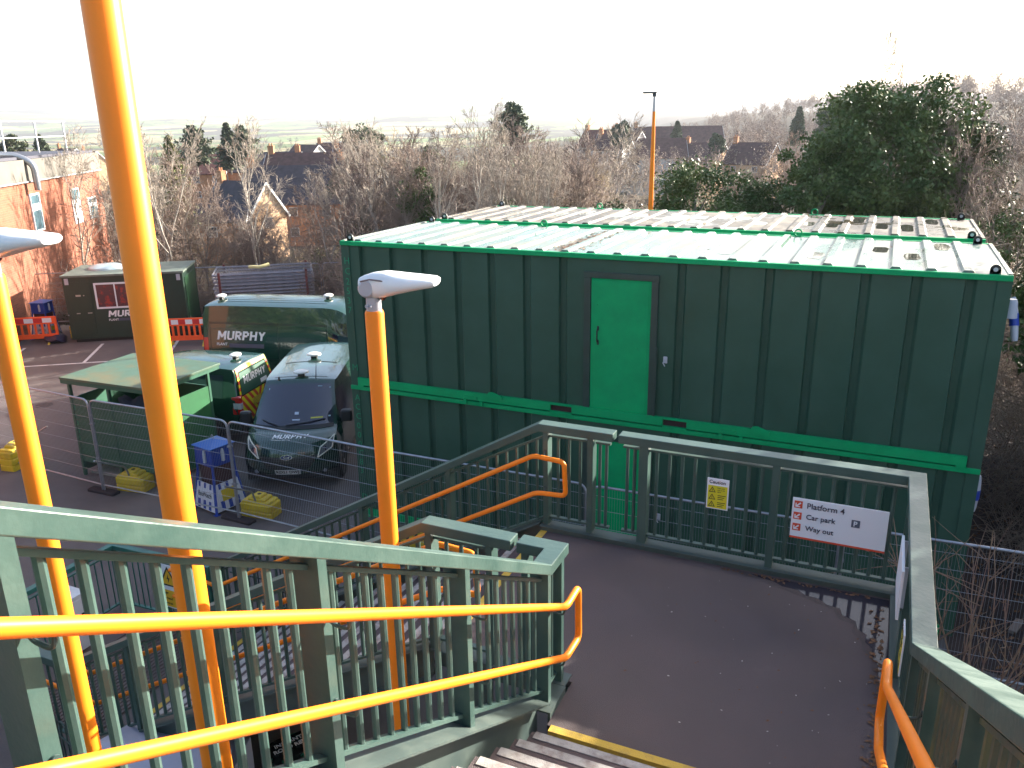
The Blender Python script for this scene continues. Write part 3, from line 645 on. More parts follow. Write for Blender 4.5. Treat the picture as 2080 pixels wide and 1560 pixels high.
m = MB(); m.box(-.05, 2.42, -.13, 1.84, 2.18, 2.23); m.build('roof', SHR, t, bevel=.005)
m = MB(); m.box(-.04, 2.40, -.12, -.10, 2.10, 2.178); m.box(-.04, 2.40, 1.80, 1.82, 2.10, 2.178); m.box(-.04, -.02, -.095, 1.795, 2.10, 2.178); m.box(2.38, 2.40, -.095, 1.795, 2.10, 2.178); m.build('fascia', SHG, t)
for i, s_ in enumerate('S1321'): m = MB(); text(m, s_, (.08, -.006, 1.5-.17*i), (1, 0, 0), (0, 0, 1), .09); m.build('stencil_letter', LET, t)
m = MB(); m.box(.1, 2.1, .1, 1.6, .02, .06); m.build('floor', mat('pale_floor', (.25, .24, .22), .8, var=.2), t)
t = thing('jacket', 'dark blue grey jacket hanging inside the green shelter slot', 'jacket', (-5.45, -.2, 1.0))
m = MB(); m.grid(lambda a, b: (-.32+.64*a+.05*math.sin(9*b), .12*math.sin(3*a+5*b), .15+.55*b+.05*math.sin(12*a)), 14, 10); m.grid(lambda a, b: (-.32+.64*a, .12*math.sin(3*a+5*b)+.12, .15+.55*b+.05*math.sin(12*a)), 14, 10)
m.build('cloth', mat('jacket_cloth', (.06, .06, .09), .85), t, smooth=True)

# ================================================================ BLUE WATCH TOWERS
BLU = mat('tower_blue', (.015, .05, .30), .45, var=.12); BWH = mat('board_white', (.6, .61, .66), .5)
def tower(loc, rz, label, full=True):
    t = thing('watch_tower', label, 'security tower', loc, rz, 'blue camera watch towers'); t.scale = (.68, .68, 1.0)
    m = MB()
    for sx, sy in ((-1, -1), (1, -1), (1, 1), (-1, 1)):
        m.bar((sx*.50, sy*.50, .0), (sx*.36, sy*.36, .75), .07, .07); m.bar((sx*.36, sy*.36, .75), (sx*.34, sy*.34, 1.3), .06, .06); m.box(sx*.50-.07, sx*.50+.07, sy*.5-.07, sy*.5+.07, 0, .012)
    m.build('frame', BLU, t)
    m = MB(); m.box(-.36, .36, -.36, .36, .92, 1.30); m.build('camera_box', BLU, t, bevel=.005)
    m = MB(); m.add([(-.42, -.42, 1.31), (.42, -.42, 1.31), (.42, .42, 1.31), (-.42, .42, 1.31), (0, 0, 1.40), (-.42, -.42, 1.295), (.42, -.42, 1.295), (.42, .42, 1.295), (-.42, .42, 1.295)], [(0, 1, 4), (1, 2, 4), (2, 3, 4), (3, 0, 4), (0, 5, 6, 1), (1, 6, 7, 2), (2, 7, 8, 3), (3, 8, 5, 0), (5, 8, 7, 6)]); m.build('roof', mat('tower_blue_top', (.03, .12, .42), .35), t)
    m = MB(); m.tube(round_path([(-.05, 0, 1.39), (-.05, 0, 1.47), (.05, 0, 1.47), (.05, 0, 1.39)], .04), .01, 8); m.build('lifting_eye', GALV, t, smooth=True)
    m = MB(); m.box(-.31, .31, -.31, .31, .35, .915); m.build('battery_cage', mat('cage_dark', (.05, .018, .02), .7, var=.3, vs=20, stretch=(8, 8, 1)), t)
    for ax in (0, 1):       # detectors on the two visible faces
        q = MB(); q.lathe((.10 if ax == 0 else 0, 0, 0), [(.0, 0), (.05, .02), (.05, .2), (.03, .26)], 12)
        q.v = [((x, -.39, z+.99) if 0 else (x, y-.39, z+.99)) for x, y, z in q.v]
        if ax: q.xf(Matrix.Rotation(R(90), 4, 'Z'))
        q.build('detector', mat('detector_grey', (.45, .47, .5), .4), t, smooth=True)
    for k in range(4):      # sloping boards with blue teeth
        M = Matrix.Rotation(R(90*k), 4, 'Z'); b = MB(); 
        def bp(x, s, o=0): return (x, -.53+.14*s-o, .05+.62*s)
        b.add([bp(-.47, 0), bp(.47, 0), bp(.36, .85), bp(-.36, .85)]+[bp(-.47, 0, -.015), bp(.47, 0, -.015), bp(.36, .85, -.015), bp(-.36, .85, -.015)], [(0, 1, 2, 3), (7, 6, 5, 4), (0, 4, 5, 1), (1, 5, 6, 2), (2, 6, 7, 3), (3, 7, 4, 0)])
        b.xf(M); bo = b.build('board', BWH, t)
        b = MB()
        for i in range(3):
            x = -.32+.25*i; b.add([bp(x, .02, .003), bp(x+.12, .02, .003), bp(x+.12, .30, .003), bp(x, .30, .003)], [(0, 1, 2, 3)])
            b.add([bp(x+.02, .68, .003), bp(x+.11, .68, .003), bp(x+.11, .85, .003), bp(x+.02, .85, .003)], [(0, 1, 2, 3)])
        b.xf(M); b.build('blue_teeth', BLU, bo)
        b = MB()
        if k == 1: b.add([bp(-.24, .28, .004), bp(.26, .28, .004), bp(.26, .64, .004), bp(-.24, .64, .004)], [(0, 1, 2, 3)]); b.xf(M); b.build('yellow_notice', mat('notice_yellow', (.55, .40, .02), .5), bo)
        if k == 0: text(b, 'BauWatch', (0, 0, 0), (1, 0, 0), (0, 0, 1), .1, fn=lambda x, y, z: bp(-.30+x, .40+y/.64, .006+z)); b.build('lettering', SK, bo)
    return t
tower((-2.80, -.74, 0), R(-11), 'blue and white security watch tower beside the fence in front of the vans')
tower((-18.4, 7.35, 0), R(20), 'small blue security watch tower top behind the left orange barrier')

# ================================================================ DARK CABIN
CB = mat('cabin_green', (.014, .036, .024), .4, var=.15, vs=2); GLS = mat('glass_dark', (.03, .035, .045), .06, spec=.8)
MW = mat('logo_white', (.78, .78, .78), .5)
t = thing('site_cabin', 'dark green welfare cabin with white framed window and white lettering behind the barriers', 'cabin', (-16.82, 7.12, 0), R(34.5))
L_, D_, H_ = 3.9, 2.3, 2.28
m = MB(); m.box(0, L_, 0, D_, .12, H_); m.build('body', CB, t, bevel=.01)
m = MB(); m.box(-.04, L_+.04, -.04, D_+.04, H_+.004, H_+.07); m.build('roof', mat('cabin_roof', (.14, .17, .14), .5, var=.2), t)
m = MB(); m.box(.1, L_-.1, .1, D_-.1, 0, .118); m.build('skid', BLK, t)
m = MB()
for a, b_, c, d in ((.98, 2.3, 2.0, 2.06), (.98, 2.3, 1.16, 1.22), (.98, 1.04, 1.22, 2.0), (2.24, 2.3, 1.22, 2.0), (1.62, 1.66, 1.22, 2.0)): m.box(a, b_, -.03, -.001, c, d)
w_ = m.build('window', mat('frame_white', (.7, .7, .72), .5), t)
m = MB(); m.box(1.04, 2.24, -.012, -.002, 1.22, 2.0); m.build('pane', mat('pane_reddish', (.10, .035, .04), .12, col2=(.32, .04, .03), vs=4, vfac=(.52, .6)), w_)
m = MB(); m.box(.14, .86, -.012, -.001, .2, 2.12); d_ = m.build('door', CB, t, bevel=.004)
m = MB(); m.box(.30, .42, -.03, -.012, 1.02, 1.05); m.box(.66, .8, -.03, -.002, 1.02, 1.05); m.box(.36, .52, -.02, -.012, 1.62, 1.68); m.lathe((.62, -.02, 1.65), [(.02, -.01), (.02, .01)], 8, axis='y'); m.build('handle', mat('dull_steel', (.4, .4, .36), .4, metal=.4), d_)
m = MB(); blocky(m, lambda X, Y, Z: (1.3+X, -.006-Z, .86+Y), 1.45, .22); text(m, 'PLANT', (1.3, -.006, .72), (1, 0, 0), (0, 0, 1), .075, bold=.01); m.build('lettering', MW, t)
m = MB(); m.box(1.6, 2.7, -.005, -.002, .71, .80); m.build('logo_bar', mat('logo_bar', (.06, .07, .11), .5), t)
for x in (.08, L_-.2): m = MB(); m.box(x, x+.12, -.03, -.002, H_-.24, H_-.03); m.build('corner_bracket', LGREY, t)
m = MB(); 
for y_, z_ in ((.45, 1.75), (.95, 1.95), (1.0, 1.6), (1.5, 1.8)): m.box(L_+.002, L_+.006, y_, y_+.28, z_, z_+.14)
m.build('stickers', MW, t)
m = MB(); m.box(L_+.002, L_+.02, .25, 2.05, .2, 2.1); m.build('end_door', mat('cabin_green_end', (.02, .07, .03), .35, var=.2), t)
t = thing('roof_dish', 'pale curved plastic cover resting on the dark cabin roof', 'cover', tuple(Vector((-16.82, 7.12, 2.35))+Vector((1.1*math.cos(R(34.5))-1.4*math.sin(R(34.5)), 1.1*math.sin(R(34.5))+1.4*math.cos(R(34.5)), 0))))
m = MB(); m.lathe((0, 0, 0), [(.62, 0), (.6, .06), (.4, .13), (.02, .16)], 18); m.build('cover', mat('pale_plastic', (.45, .55, .58), .2), t, smooth=True)

# ================================================================ STACK OF FENCE PANELS
a = Vector((-12.85, 9.95)); rz = math.atan2(12.5-9.95, -10.3+12.85)
SB = mat('stack_steel', (.24, .22, .24), .5, metal=.3, var=.2, vs=6)
rz = R(38)
for k in range(14):
    t = thing('stacked_fence_panel', 'mesh fence panel lying flat in the stack behind the vans, '+('topmost one' if k == 13 else 'a layer below the top'), 'fence panel', (a.x+rnd.uniform(-.03, .03), a.y+rnd.uniform(-.03, .03), .55+k*.119), rz+rnd.uniform(-.008, .008), 'stacked fence panels')
    m = MB(); m.tube(round_path([(0, 0, 0), (3.4, 0, 0), (3.4, 1.9, 0), (0, 1.9, 0), (0, .1, 0)], .1, 4), .032, 8); m.build('frame', SB, t, smooth=True)
    m = MB(); m.tube([(0, .05, .03), (3.4, .05, .03)], .018, 6); m.tube([(0, 1.6, .03), (3.4, 1.6, .03)], .018, 6)
    if k == 13:
        for i in range(60): m.bar((.05+i*.056, 0, .02), (.05+i*.056, 1.9, .02), .006, .006)
        for i in range(10): m.bar((0, .1+i*.19, .028), (3.4, .1+i*.19, .028), .008, .008)
    m.build('mesh_infill', SB, t)
t = thing('stillage', 'rust red steel stillage holding the stack of fence panels', 'stillage', (a.x, a.y, 0), rz)
m = MB()
for x in (.22, 3.2):
    for y in (-.06, 1.96): m.box(x-.04, x+.04, y-.03, y+.03, 0, 2.2)
    m.box(x-.04, x+.04, -.03, 1.93, .42, .5)
for y in (.2, 1.7): m.box(.26, 3.16, y-.04, y+.04, .3, .415)
m.build('frame', mat('rust_red', (.16, .04, .035), .7, var=.3), t)
t = thing('lifting_strap', 'pale yellow folded strap lying on top of the stacked panels', 'strap', (a.x+1.55*math.cos(rz)-.9*math.sin(rz), a.y+1.55*math.sin(rz)+.9*math.cos(rz), 2.16), rz)
m = MB(); m.tube([(-.35, 0, .06), (-.2, -.06, .07), (0, -.1, .05), (.2, -.03, .09), (.35, .06, .12)], .06, 8); m.build('strap', mat('pale_yellow', (.7, .6, .28), .8), t, smooth=True)

# ================================================================ BARRIERS, CONE
ORB = mat('barrier_orange', (.85, .11, .02), .45, var=.08); RW = mat('board_red', (.6, .03, .03), .4); WB = mat('board_refl', (.75, .75, .78), .4)
def barrier(a, b, label, n=9):
    a = Vector(a); b = Vector(b); L = (b-a).length; r = math.atan2(b.y-a.y, b.x-a.x)
    t = thing('crowd_barrier', label, 'barrier', (a.x, a.y, 0), r, 'orange plastic chapter barriers')
    m = MB(); z0, z1, z2, z3 = .17, .33, .68, .94
    m.rbox(.03, L-.03, -.022, .022, z0, z1, .01); m.rbox(.03, L-.03, -.022, .022, z2, z3, .01)
    for i in range(n+1): x = .06+(L-.12)*i/n; m.box(x-.035, x+.035, -.02, .02, z1-.012, z2+.012)
    m.rbox(.0, .09, -.03, .03, z0, z3, .015); m.rbox(L-.09, L, -.03, .03, z0, z3, .015)
    m.build('body', ORB, t)
    m = MB(); k = 6
    for i in range(k): x0 = .16+(L-.32)*i/k; m.box(x0, x0+(L-.32)/k, -.026, -.0225, z2+.05, z3-.05, mi=i % 2)
    m.build('reflective_board', [RW, WB], t)
    for x in (.3, L-.3): q = MB(); q.prism([(x-.03, -.3, 0), (x-.03, .3, 0), (x-.03, .06, .17), (x-.03, -.06, .17)], (.06, 0, 0)); q.build('foot', mat('foot_yellow', (.6, .42, .05), .6), t)
    return t
barrier((-20.6, 4.55), (-19.15, 5.75), 'orange slatted barrier at the left edge of the car park')
barrier((-19.05, 5.85), (-17.35, 7.05), 'orange slatted barrier standing left of the dark cabin')
barrier((-13.55, 8.0), (-12.05, 8.85), 'orange slatted barrier between the cabin and the large van')
barrier((-12.0, 8.9), (-11.9, 10.6), 'orange barrier turned end on beside the large van rear')
t = thing('traffic_cone', 'orange traffic cone with white band behind the orange barrier', 'cone', tuple(pz(412, 655, 0).to_2d())+(0,))
t.location = (-13.9, 9.6, .35)
m = MB(); m.lathe((0, 0, 0), [(.16, .03), (.115, .3)], 18); m.lathe((0, 0, 0), [(.065, .58), (.02, .8)], 18); m.rbox(-.22, .22, -.22, .22, 0, .035, .03); m.build('body', ORB, t, smooth=True)
m = MB(); m.lathe((0, 0, 0), [(.115, .3), (.065, .58)], 18); m.build('sleeve', WB, t, smooth=True)
t = thing('platform_trolley', 'low black trolley carrying the traffic cone', 'trolley', (-13.9, 9.6, 0), R(30))
m = MB(); m.rbox(-.8, .8, -.4, .4, .2, .35, .03)
for x in (-.6, .6):
    for y in (-.3, .3): m.lathe((x, y, .1), [(.1, -.03), (.1, .03)], 14, axis='y')
m.build('body', BLK, t)
# rubble bags, buckets and blocks behind the left barrier
for i, (x, y, c_, h) in enumerate([(-18.1, 7.3, (.02, .02, .05), .3), (-17.5, 7.0, (.025, .02, .05), .28)]):
    t = thing('rubble_bag', ['black rubble bag behind the orange barrier end', 'crumpled dark blue bag by the cabin corner'][i], 'bag', (x, y, 0))
    m = MB(); m.grid(lambda a_, b_: tuple(Vector((math.cos(6.283*a_)*math.sin(3.1416*b_), math.sin(6.283*a_)*math.sin(3.1416*b_), 1-math.cos(3.1416*b_)))*(.3+.05*math.sin(9*a_*6.28)*math.sin(3.14*b_))*Vector((1, 1, .5)).length/1.5), 18, 10)
    m.v = [(x_*1.25+.05*math.sin(11*z_+7*y_), y_*1.1+.05*math.sin(13*x_), z_*h/.62+.03*math.sin(17*x_+9*y_)) for x_, y_, z_ in m.v]; m.build('bag', mat('bag_%d' % i, c_, .4), t, smooth=True)
block((-17.3, 7.9, 0), R(34), 'yellow ballast blocks stacked between the small tower and the cabin', 3)
# ================================================================ VANS
VG = mat('van_green', (.007, .046, .032), .22, metal=.15, coat=1, var=.06, vs=1.5)
VGL = mat('van_glass', (.018, .018, .040), .04, spec=1.0, coat=.6)
TY = mat('tyre', (.016, .015, .016), .8); RIM = mat('rim_grey', (.28, .28, .29), .4, metal=.7)
PLA = mat('black_plastic', (.016, .018, .02), .5); CHR = mat('chrome', (.7, .7, .72), .18, metal=.9)
TLR = mat('tail_red', (.5, .015, .015), .2, coat=1); LAMPG = mat('lamp_glass', (.22, .23, .26), .08, metal=.4, coat=1)
DRL = mat('light_guide', (.85, .8, .68), .2)
BEACON = mat('beacon_white', (.75, .74, .70), .3)
def cr(P, t):                                   # Catmull-Rom through control tuples, t in 0..1
    n = len(P)-1; x = min(max(t, 0), 1)*n; i = min(int(x), n-1); f = x-i
    a, b, c, d = P[max(i-1, 0)], P[i], P[i+1], P[min(i+2, n)]
    return tuple(.5*((2*b[k])+(-a[k]+c[k])*f+(2*a[k]-5*b[k]+4*c[k]-d[k])*f*f+(-a[k]+3*b[k]-3*c[k]+d[k])*f**3) for k in range(len(b)))
class Van:
    def __init__(s, label, loc, rz, L, W, hull, sill=.30, grp='green work vans'):
        s.t = thing('work_van', label, 'van', loc, rz, grp); s.L, s.w, s.h, s.sill = L, W/2, hull, sill
        s.E = [s.hp(i/120, 1) for i in range(121)]
    def hp(s, t, v, off=0):                     # hull point: hull rows are (s, s_curve, halfwidth, z, z_curve)
        a = cr(s.h, t); x = a[0]+a[1]*abs(v)**2.6; y = a[2]*v; z = a[3]-a[4]*v*v
        if off:
            e = .004; p = Vector(s.hp(t, v)); d1 = Vector(s.hp(min(1, t+e), v))-Vector(s.hp(max(0, t-e), v)); d2 = Vector(s.hp(t, v+e))-Vector(s.hp(t, v-e))
            n = d2.cross(d1)
            if n.length > 0: n.normalize()
            c = Vector((s.L/2, 0, 1)); 
            if n.dot(p-c) < 0: n = -n
            p += n*off; return tuple(p)
        return (x, y, z)
    def edge(s, x):
        E = s.E; z, y = None, None
        for a, b in zip(E, E[1:]):
            if a[2] > .9 and min(a[0], b[0])-1e-6 <= x <= max(a[0], b[0])+1e-6 and abs(b[0]-a[0]) > 1e-6:
                f = (x-a[0])/(b[0]-a[0]); zz = a[2]+(b[2]-a[2])*f; yy = a[1]+(b[1]-a[1])*f
                if z is None or zz > z: z, y = zz, yy
        if z is None: q = min((e for e in E if e[2] > .9), key=lambda e: abs(e[0]-x)); z, y = q[2], q[1]
        return y, z
    def side(s, x, z, sg=1, off=0):
        ye, ze = s.edge(x); q = (z-s.sill)/(ze-s.sill); w = s.w
        yb = w*(.955+.045*math.sin(min(1, max(0, q)*1.6)*math.pi*.5))
        f = max(0, (z-1.05)/(max(ze, 1.2)-1.05)); y = yb+(ye-yb)*(f**1.25 if f > 0 else 0)
        if ze < 1.15: y = yb+(ye-yb)*max(0, q)**3
        return (x, sg*(y+off), z)
    def body(s, x0):
        m = MB(); m.grid(lambda a, b: s.hp(a, -1+2*b), 96, 20)
        for sg in (1, -1):
            m.grid(lambda a, b: s.side(x0+(s.L-.06-x0)*a, s.sill+(s.edge(x0+(s.L-.06-x0)*a)[1]-s.sill)*b, sg), 70, 16)
        b = m.build('body', VG, s.t, smooth=True)
        m = MB(); m.box(.35, s.L-.1, -s.w*.93, s.w*.93, .2, s.sill+.05); m.build('underbody', PLA, s.t)
        return b
    def spatch(s, x0, x1, z0, z1, sg, off, m, nx=10, nz=6, mi=0, sl0=0, sl1=0):
        m.grid(lambda a, b: s.side(x0+(x1-x0)*a+(sl0*(1-a)+sl1*a)*b, z0+(z1-z0)*b, sg, off), nx, nz, mi); return m
    def wheels(s, xs, r=.34):
        for x in xs:
            for sg in (1, -1):
                m = MB(); y = sg*(s.w-.13)
                m.lathe((x, y, r), [(r*.62, -.11), (r*.9, -.115), (r, -.08), (r, .08), (r*.9, .115), (r*.62, .11)], 26, axis='y'); w_ = m.build('wheel', TY, s.t, smooth=True)
                m = MB(); m.lathe((x, y+sg*.06, r), [(r*.6, -.02), (r*.6, .04), (r*.5, .02), (r*.16, .035), (r*.14, .05), (.01, .052)][::1] if sg > 0 else [(r*.6, .02), (r*.6, -.04), (r*.5, -.02), (r*.16, -.035), (r*.14, -.05), (.01, -.052)], 20, axis='y'); m.build('rim', RIM, w_, smooth=True)
                m = MB(); v = [(x, sg*(s.w*.955+.006), .36)]
                N = 18
                for k in range(N+1): a = math.pi*k/N; v.append((x+math.cos(a)*(r+.09), s.side(x, .36+math.sin(a)*(r+.05), sg, .006)[1], .30+math.sin(a)*(r+.11)))
                m.add(v, [(0, k+1, k+2) for k in range(N)]); m.build('wheel_arch', PLA, s.t)
    def stext(s, txt, x, z, h, w=None, sg=1, bold=.006, shear=.12, dirn=-1, m=None):
        m = m or MB()
        if txt == 'MURPHY': return blocky(m, lambda X, Y, Z: s.side(x+dirn*X, z+Y, sg, .006+Z), w*1.06, h)
        text(m, txt, (0, 0, 0), (1, 0, 0), (0, 0, 1), h, w=w, bold=bold, shear=shear, fn=lambda X, Y, Z: s.side(x+dirn*X, z+Y, sg, .006+Z)); return m
    def beacon(s, t, v=0, dx=0):
        x, y, z = s.hp(t, v); m = MB(); m.rbox(x-.05+dx, x+.05+dx, y-.07, y+.07, z-.01, z+.05, .01); m.v = [(a, b, c) for a, b, c in m.v]
        m.build('beacon_foot', PLA, s.t)
        m = MB(); m.lathe((x+dx, y, z+.05), [(.07, 0), (.13, .02), (.13, .05), (.08, .075)], 18)
        m.v = [(a, y+(b-y)*1.25, c) for a, b, c in m.v]; m.build('beacon', BEACON, s.t, smooth=True)
# ---- forward facing van (front towards the camera)
w = .97
H1 = [(.22, .42, .86*w, .26, 0), (.06, .46, .95*w, .42, 0), (.0, .50, .97*w, .62, 0), (.04, .50, .965*w, .86, .02), (.16, .42, .94*w, 1.03, .03), (.40, .32, .92*w, 1.12, .03), (.66, .26, .90*w, 1.19, .02),
      (1.10, .18, .83*w, 1.54, .03), (1.58, .10, .76*w, 1.885, .05), (1.80, .06, .78*w, 1.945, .06), (2.4, 0, .80*w, 1.965, .07), (3.2, 0, .80*w, 1.965, .07), (4.0, 0, .80*w, 1.96, .07), (4.72, 0, .79*w, 1.94, .07), (4.86, 0, .80*w, 1.80, .02), (4.93, 0, .93*w, 1.2, 0), (4.97, 0, .96*w, .55, 0), (4.9, 0, .95*w, .3, 0)]
v = Van('dark green van facing the camera with white lettering on its bonnet', (-1.83, .15, 0), R(115.6), 4.97, 1.96, H1)
v.body(.50); n1 = len(H1)-1
ts = lambda i: i/n1
v.wheels((.93, 3.95)); W_ = v
m = MB(); m.grid(lambda a, b: v.hp(ts(6.05)+(ts(7.92)-ts(6.05))*a, (-1+2*b)*(.93-.03*a), .006), 16, 20); m.build('windscreen', VGL, v.t, smooth=True)
m = MB(); m.grid(lambda a, b: v.hp(ts(5.86)+(ts(6.12)-ts(5.86))*a, (-1+2*b)*.93, .010), 3, 20); m.build('scuttle', PLA, v.t, smooth=True)
for sgn in (-1, 1):
    m = MB(); m.tube([v.hp(ts(6.1), .1*sgn+.25, .03), v.hp(ts(6.25), .5*sgn+.1, .03), v.hp(ts(6.35), .75*sgn, .03)], .012, 5); m.build('wiper', PLA, v.t)
m = MB()
for tt, vv, sw, sh in ((7.7, .82, .02, .04), (7.78, -.55, .12, .015), (7.72, -.86, .04, .02), (6.5, -.82, .05, .03)):
    m.grid(lambda a, b: v.hp(ts(tt-sh*2*a), vv-sw*b, .009), 2, 2)
m.build('screen_sticker', mat('sticker_pale', (.35, .5, .55), .5), v.t)
m = MB(); m.grid(lambda a, b: v.hp(ts(6.42+.06*a), -.42-.28*b, .009), 1, 4); m.build('parking_permit', mat('permit_yellow', (.6, .55, .08), .5), v.t)
m = MB(); m.grid(lambda a, b: v.hp(ts(6.36+.05*a), .02-.18*b, .009), 1, 4); m.grid(lambda a, b: v.hp(ts(6.6+.1*a), -.02-.1*b, .009), 1, 2); m.build('dash_paper', mat('paper', (.5, .55, .65), .6), v.t)
for tt in (9.0, 10.6):
    m = MB(); m.grid(lambda a, b: v.hp(ts(tt+.05*a), -.75+1.5*b, .006), 1, 10); m.build('roof_seam', PLA, v.t)
v.beacon(ts(9.12), .0); v.beacon(ts(11.0), 0)
m = MB(); p = v.hp(ts(8.7), -.45); m.tube([p, (p[0]+.15, p[1], p[2]+.32)], [.012, .004], 6); p = v.hp(ts(8.4), .6); m.lathe(p, [(.03, -.01), (.012, .07)], 8); m.build('aerial', PLA, v.t)
# grille, badge, plate, lamps on the nose
def nose(Y, z, off):                        # point on the nose at lateral Y and height z
    lo_, hi = 0, ts(5)
    for _ in range(22):
        mid = (lo_+hi)/2
        if v.hp(mid, Y/w)[2] < z: lo_ = mid
        else: hi = mid
    return v.hp(lo_, Y/w, off)
def npoly(P, off, m, mi=0, nu=12, nv=5):      # quad patch on the nose: P = lower left, lower right, upper right, upper left (Y, z)
    def f(a, b):
        y = (P[0][0]*(1-a)+P[1][0]*a)*(1-b)+(P[3][0]*(1-a)+P[2][0]*a)*b; z = (P[0][1]*(1-a)+P[1][1]*a)*(1-b)+(P[3][1]*(1-a)+P[2][1]*a)*b
        return nose(y, z, off)
    m.grid(f, nu, nv, mi)
m = MB(); npoly([(-.42, .52), (.42, .52), (.60, .80), (-.60, .80)], .006, m, nu=16, nv=6); gr = m.build('grille', PLA, v.t, smooth=True)
m = MB()
for k in range(6): z = .545+.045*k; hw = .43+.16*(z-.52)/.28; npoly([(-hw, z), (hw, z), (hw+.005, z+.010), (-hw-.005, z+.010)], .014, m, nv=1)
m.build('grille_bar', mat('bar_dark', (.05, .06, .06), .3), gr)
m = MB(); npoly([(-.70, .28), (.70, .28), (.62, .42), (-.62, .42)], .006, m); m.build('lower_intake', PLA, v.t, smooth=True)
m = MB(); npoly([(-.26, .44), (.26, .44), (.26, .55), (-.26, .55)], .02, m, nu=6, nv=1)
pt = m.build('number_plate', mat('plate_white', (.62, .62, .64), .45), v.t)
m = MB(); text(m, 'KD21 DWJ', (0, 0, 0), (1, 0, 0), (0, 0, 1), .08, w=.46, bold=.02, fn=lambda X, Y, Z: nose(.23-X, .455+Y, .024+Z)); m.build('lettering', SK, pt)
m = MB(); N = 20
m.add([nose(0, .80, .02)]+[nose(.125*math.cos(6.283*k/N), .80+.05*math.sin(6.283*k/N), .02) for k in range(N)], [(0, k+1, (k+1) % N+1) for k in range(N)])
m.add([nose(0, .80, .024)]+[nose(.112*math.cos(6.283*k/N), .80+.040*math.sin(6.283*k/N), .024) for k in range(N)], [(0, k+1, (k+1) % N+1) for k in range(N)], 1)
bd = m.build('badge', [CHR, mat('badge_blue', (.012, .03, .12), .2)], v.t)
m = MB(); text(m, 'Ford', (0, 0, 0), (1, 0, 0), (0, 0, 1), .045, shear=.35, bold=.01, fn=lambda X, Y, Z: nose(.065-X, .779+Y, .028+Z)); m.build('script', CHR, bd)
m = MB(); blocky(m, lambda X, Y, Z: v.hp(ts(4.62)+(Y/.15)*(ts(5.12)-ts(4.62)), (.36-X)/w, .005+Z), .78, .15)
text(m, 'TECHNICAL SERVICES', (0, 0, 0), (1, 0, 0), (0, 0, 1), .035, w=.42, bold=.01, fn=lambda X, Y, Z: v.hp(ts(4.40)+(Y/.04)*(ts(4.50)-ts(4.40)), (.38-X)/w, .005+Z)); m.build('lettering', MW, v.t)
for sg in (-1, 1):
    m = MB(); P = [(sg*.60, .74), (sg*.86, .86), (sg*.93, 1.05), (sg*.66, .92)]
    npoly(P, .008, m, nu=8, nv=8); hl = m.build('headlight', LAMPG, v.t, smooth=True)
    m = MB()
    for a_, b_ in zip(P, P[1:]+P[:1]): m.tube([nose(a_[0]*(1-k/5)+b_[0]*k/5, a_[1]*(1-k/5)+b_[1]*k/5, .016) for k in range(6)], .012, 6)
    m.build('light_guide', DRL, hl, smooth=True)
    m = MB(); m.lathe((0, 0, 0), [(.05, -.01), (.035, .01)], 14, axis='x'); q_ = nose(sg*.74, .88, .012); m.v = [(a+q_[0], b+q_[1], c+q_[2]) for a, b, c in m.v]; m.build('lens', VGL, hl, smooth=True)
    m = MB(); q_ = nose(sg*.72, .42, .01); m.lathe(q_, [(.045, -.01), (.04, .01)], 12, axis='x'); m.build('fog_light', CHR, v.t)
    m = MB(); v.spatch(1.05, 2.05, 1.18, 1.72, sg, .005, m, sl0=.45, sl1=.02); m.build('side_window', VGL, v.t, smooth=True)
    m = MB(); x, y, z = v.side(1.12, 1.22, sg, .02); m.rbox(x-.09, x+.07, min(y, y+sg*.24), max(y, y+sg*.24), z-.05, z+.20, .03); m.box(x-.02, x+.04, min(y-sg*.06, y+sg*.1), max(y-sg*.06, y+sg*.1), z-.08, z-.04); m.build('wing_mirror', PLA, v.t, bevel=.02)
# ---- large high roofed van (side towards the camera)
w = 1.03
H2 = [(.22, .42, .86*w, .30, 0), (.06, .46, .95*w, .48, 0), (.0, .50, .97*w, .75, 0), (.06, .50, .96*w, 1.02, .02), (.28, .42, .94*w, 1.20, .03), (.62, .28, .92*w, 1.33, .03), (.92, .2, .90*w, 1.48, .02),
      (1.32, .15, .84*w, 1.95, .03), (1.70, .10, .78*w, 2.30, .05), (2.15, .05, .80*w, 2.48, .08), (2.9, 0, .82*w, 2.52, .10), (3.6, 0, .82*w, 2.52, .10), (4.6, 0, .82*w, 2.52, .10), (5.72, 0, .82*w, 2.50, .10), (5.90, 0, .86*w, 2.32, .03), (5.95, 0, .95*w, 1.5, 0), (5.98, 0, .97*w, .7, 0), (5.92, 0, .96*w, .4, 0)]
rz2 = R(194.0); rear = Vector((-8.42, 4.80)); fx = Vector((math.cos(R(14)), math.sin(R(14)))); nx = Vector((-fx.y, fx.x))
o_ = rear+fx*5.98+nx*1.0
v = Van('large high roofed dark green van seen from its side with big white lettering', (o_.x, o_.y, 0), rz2, 5.98, 2.06, H2, .36)
v.body(.5); v.wheels((1.0, 4.75), .36)
m = MB(); m.grid(lambda a, b: v.hp(6.05/17+(1.9/17)*a, (-1+2*b)*.93, .006), 12, 16); m.build('windscreen', VGL, v.t, smooth=True)
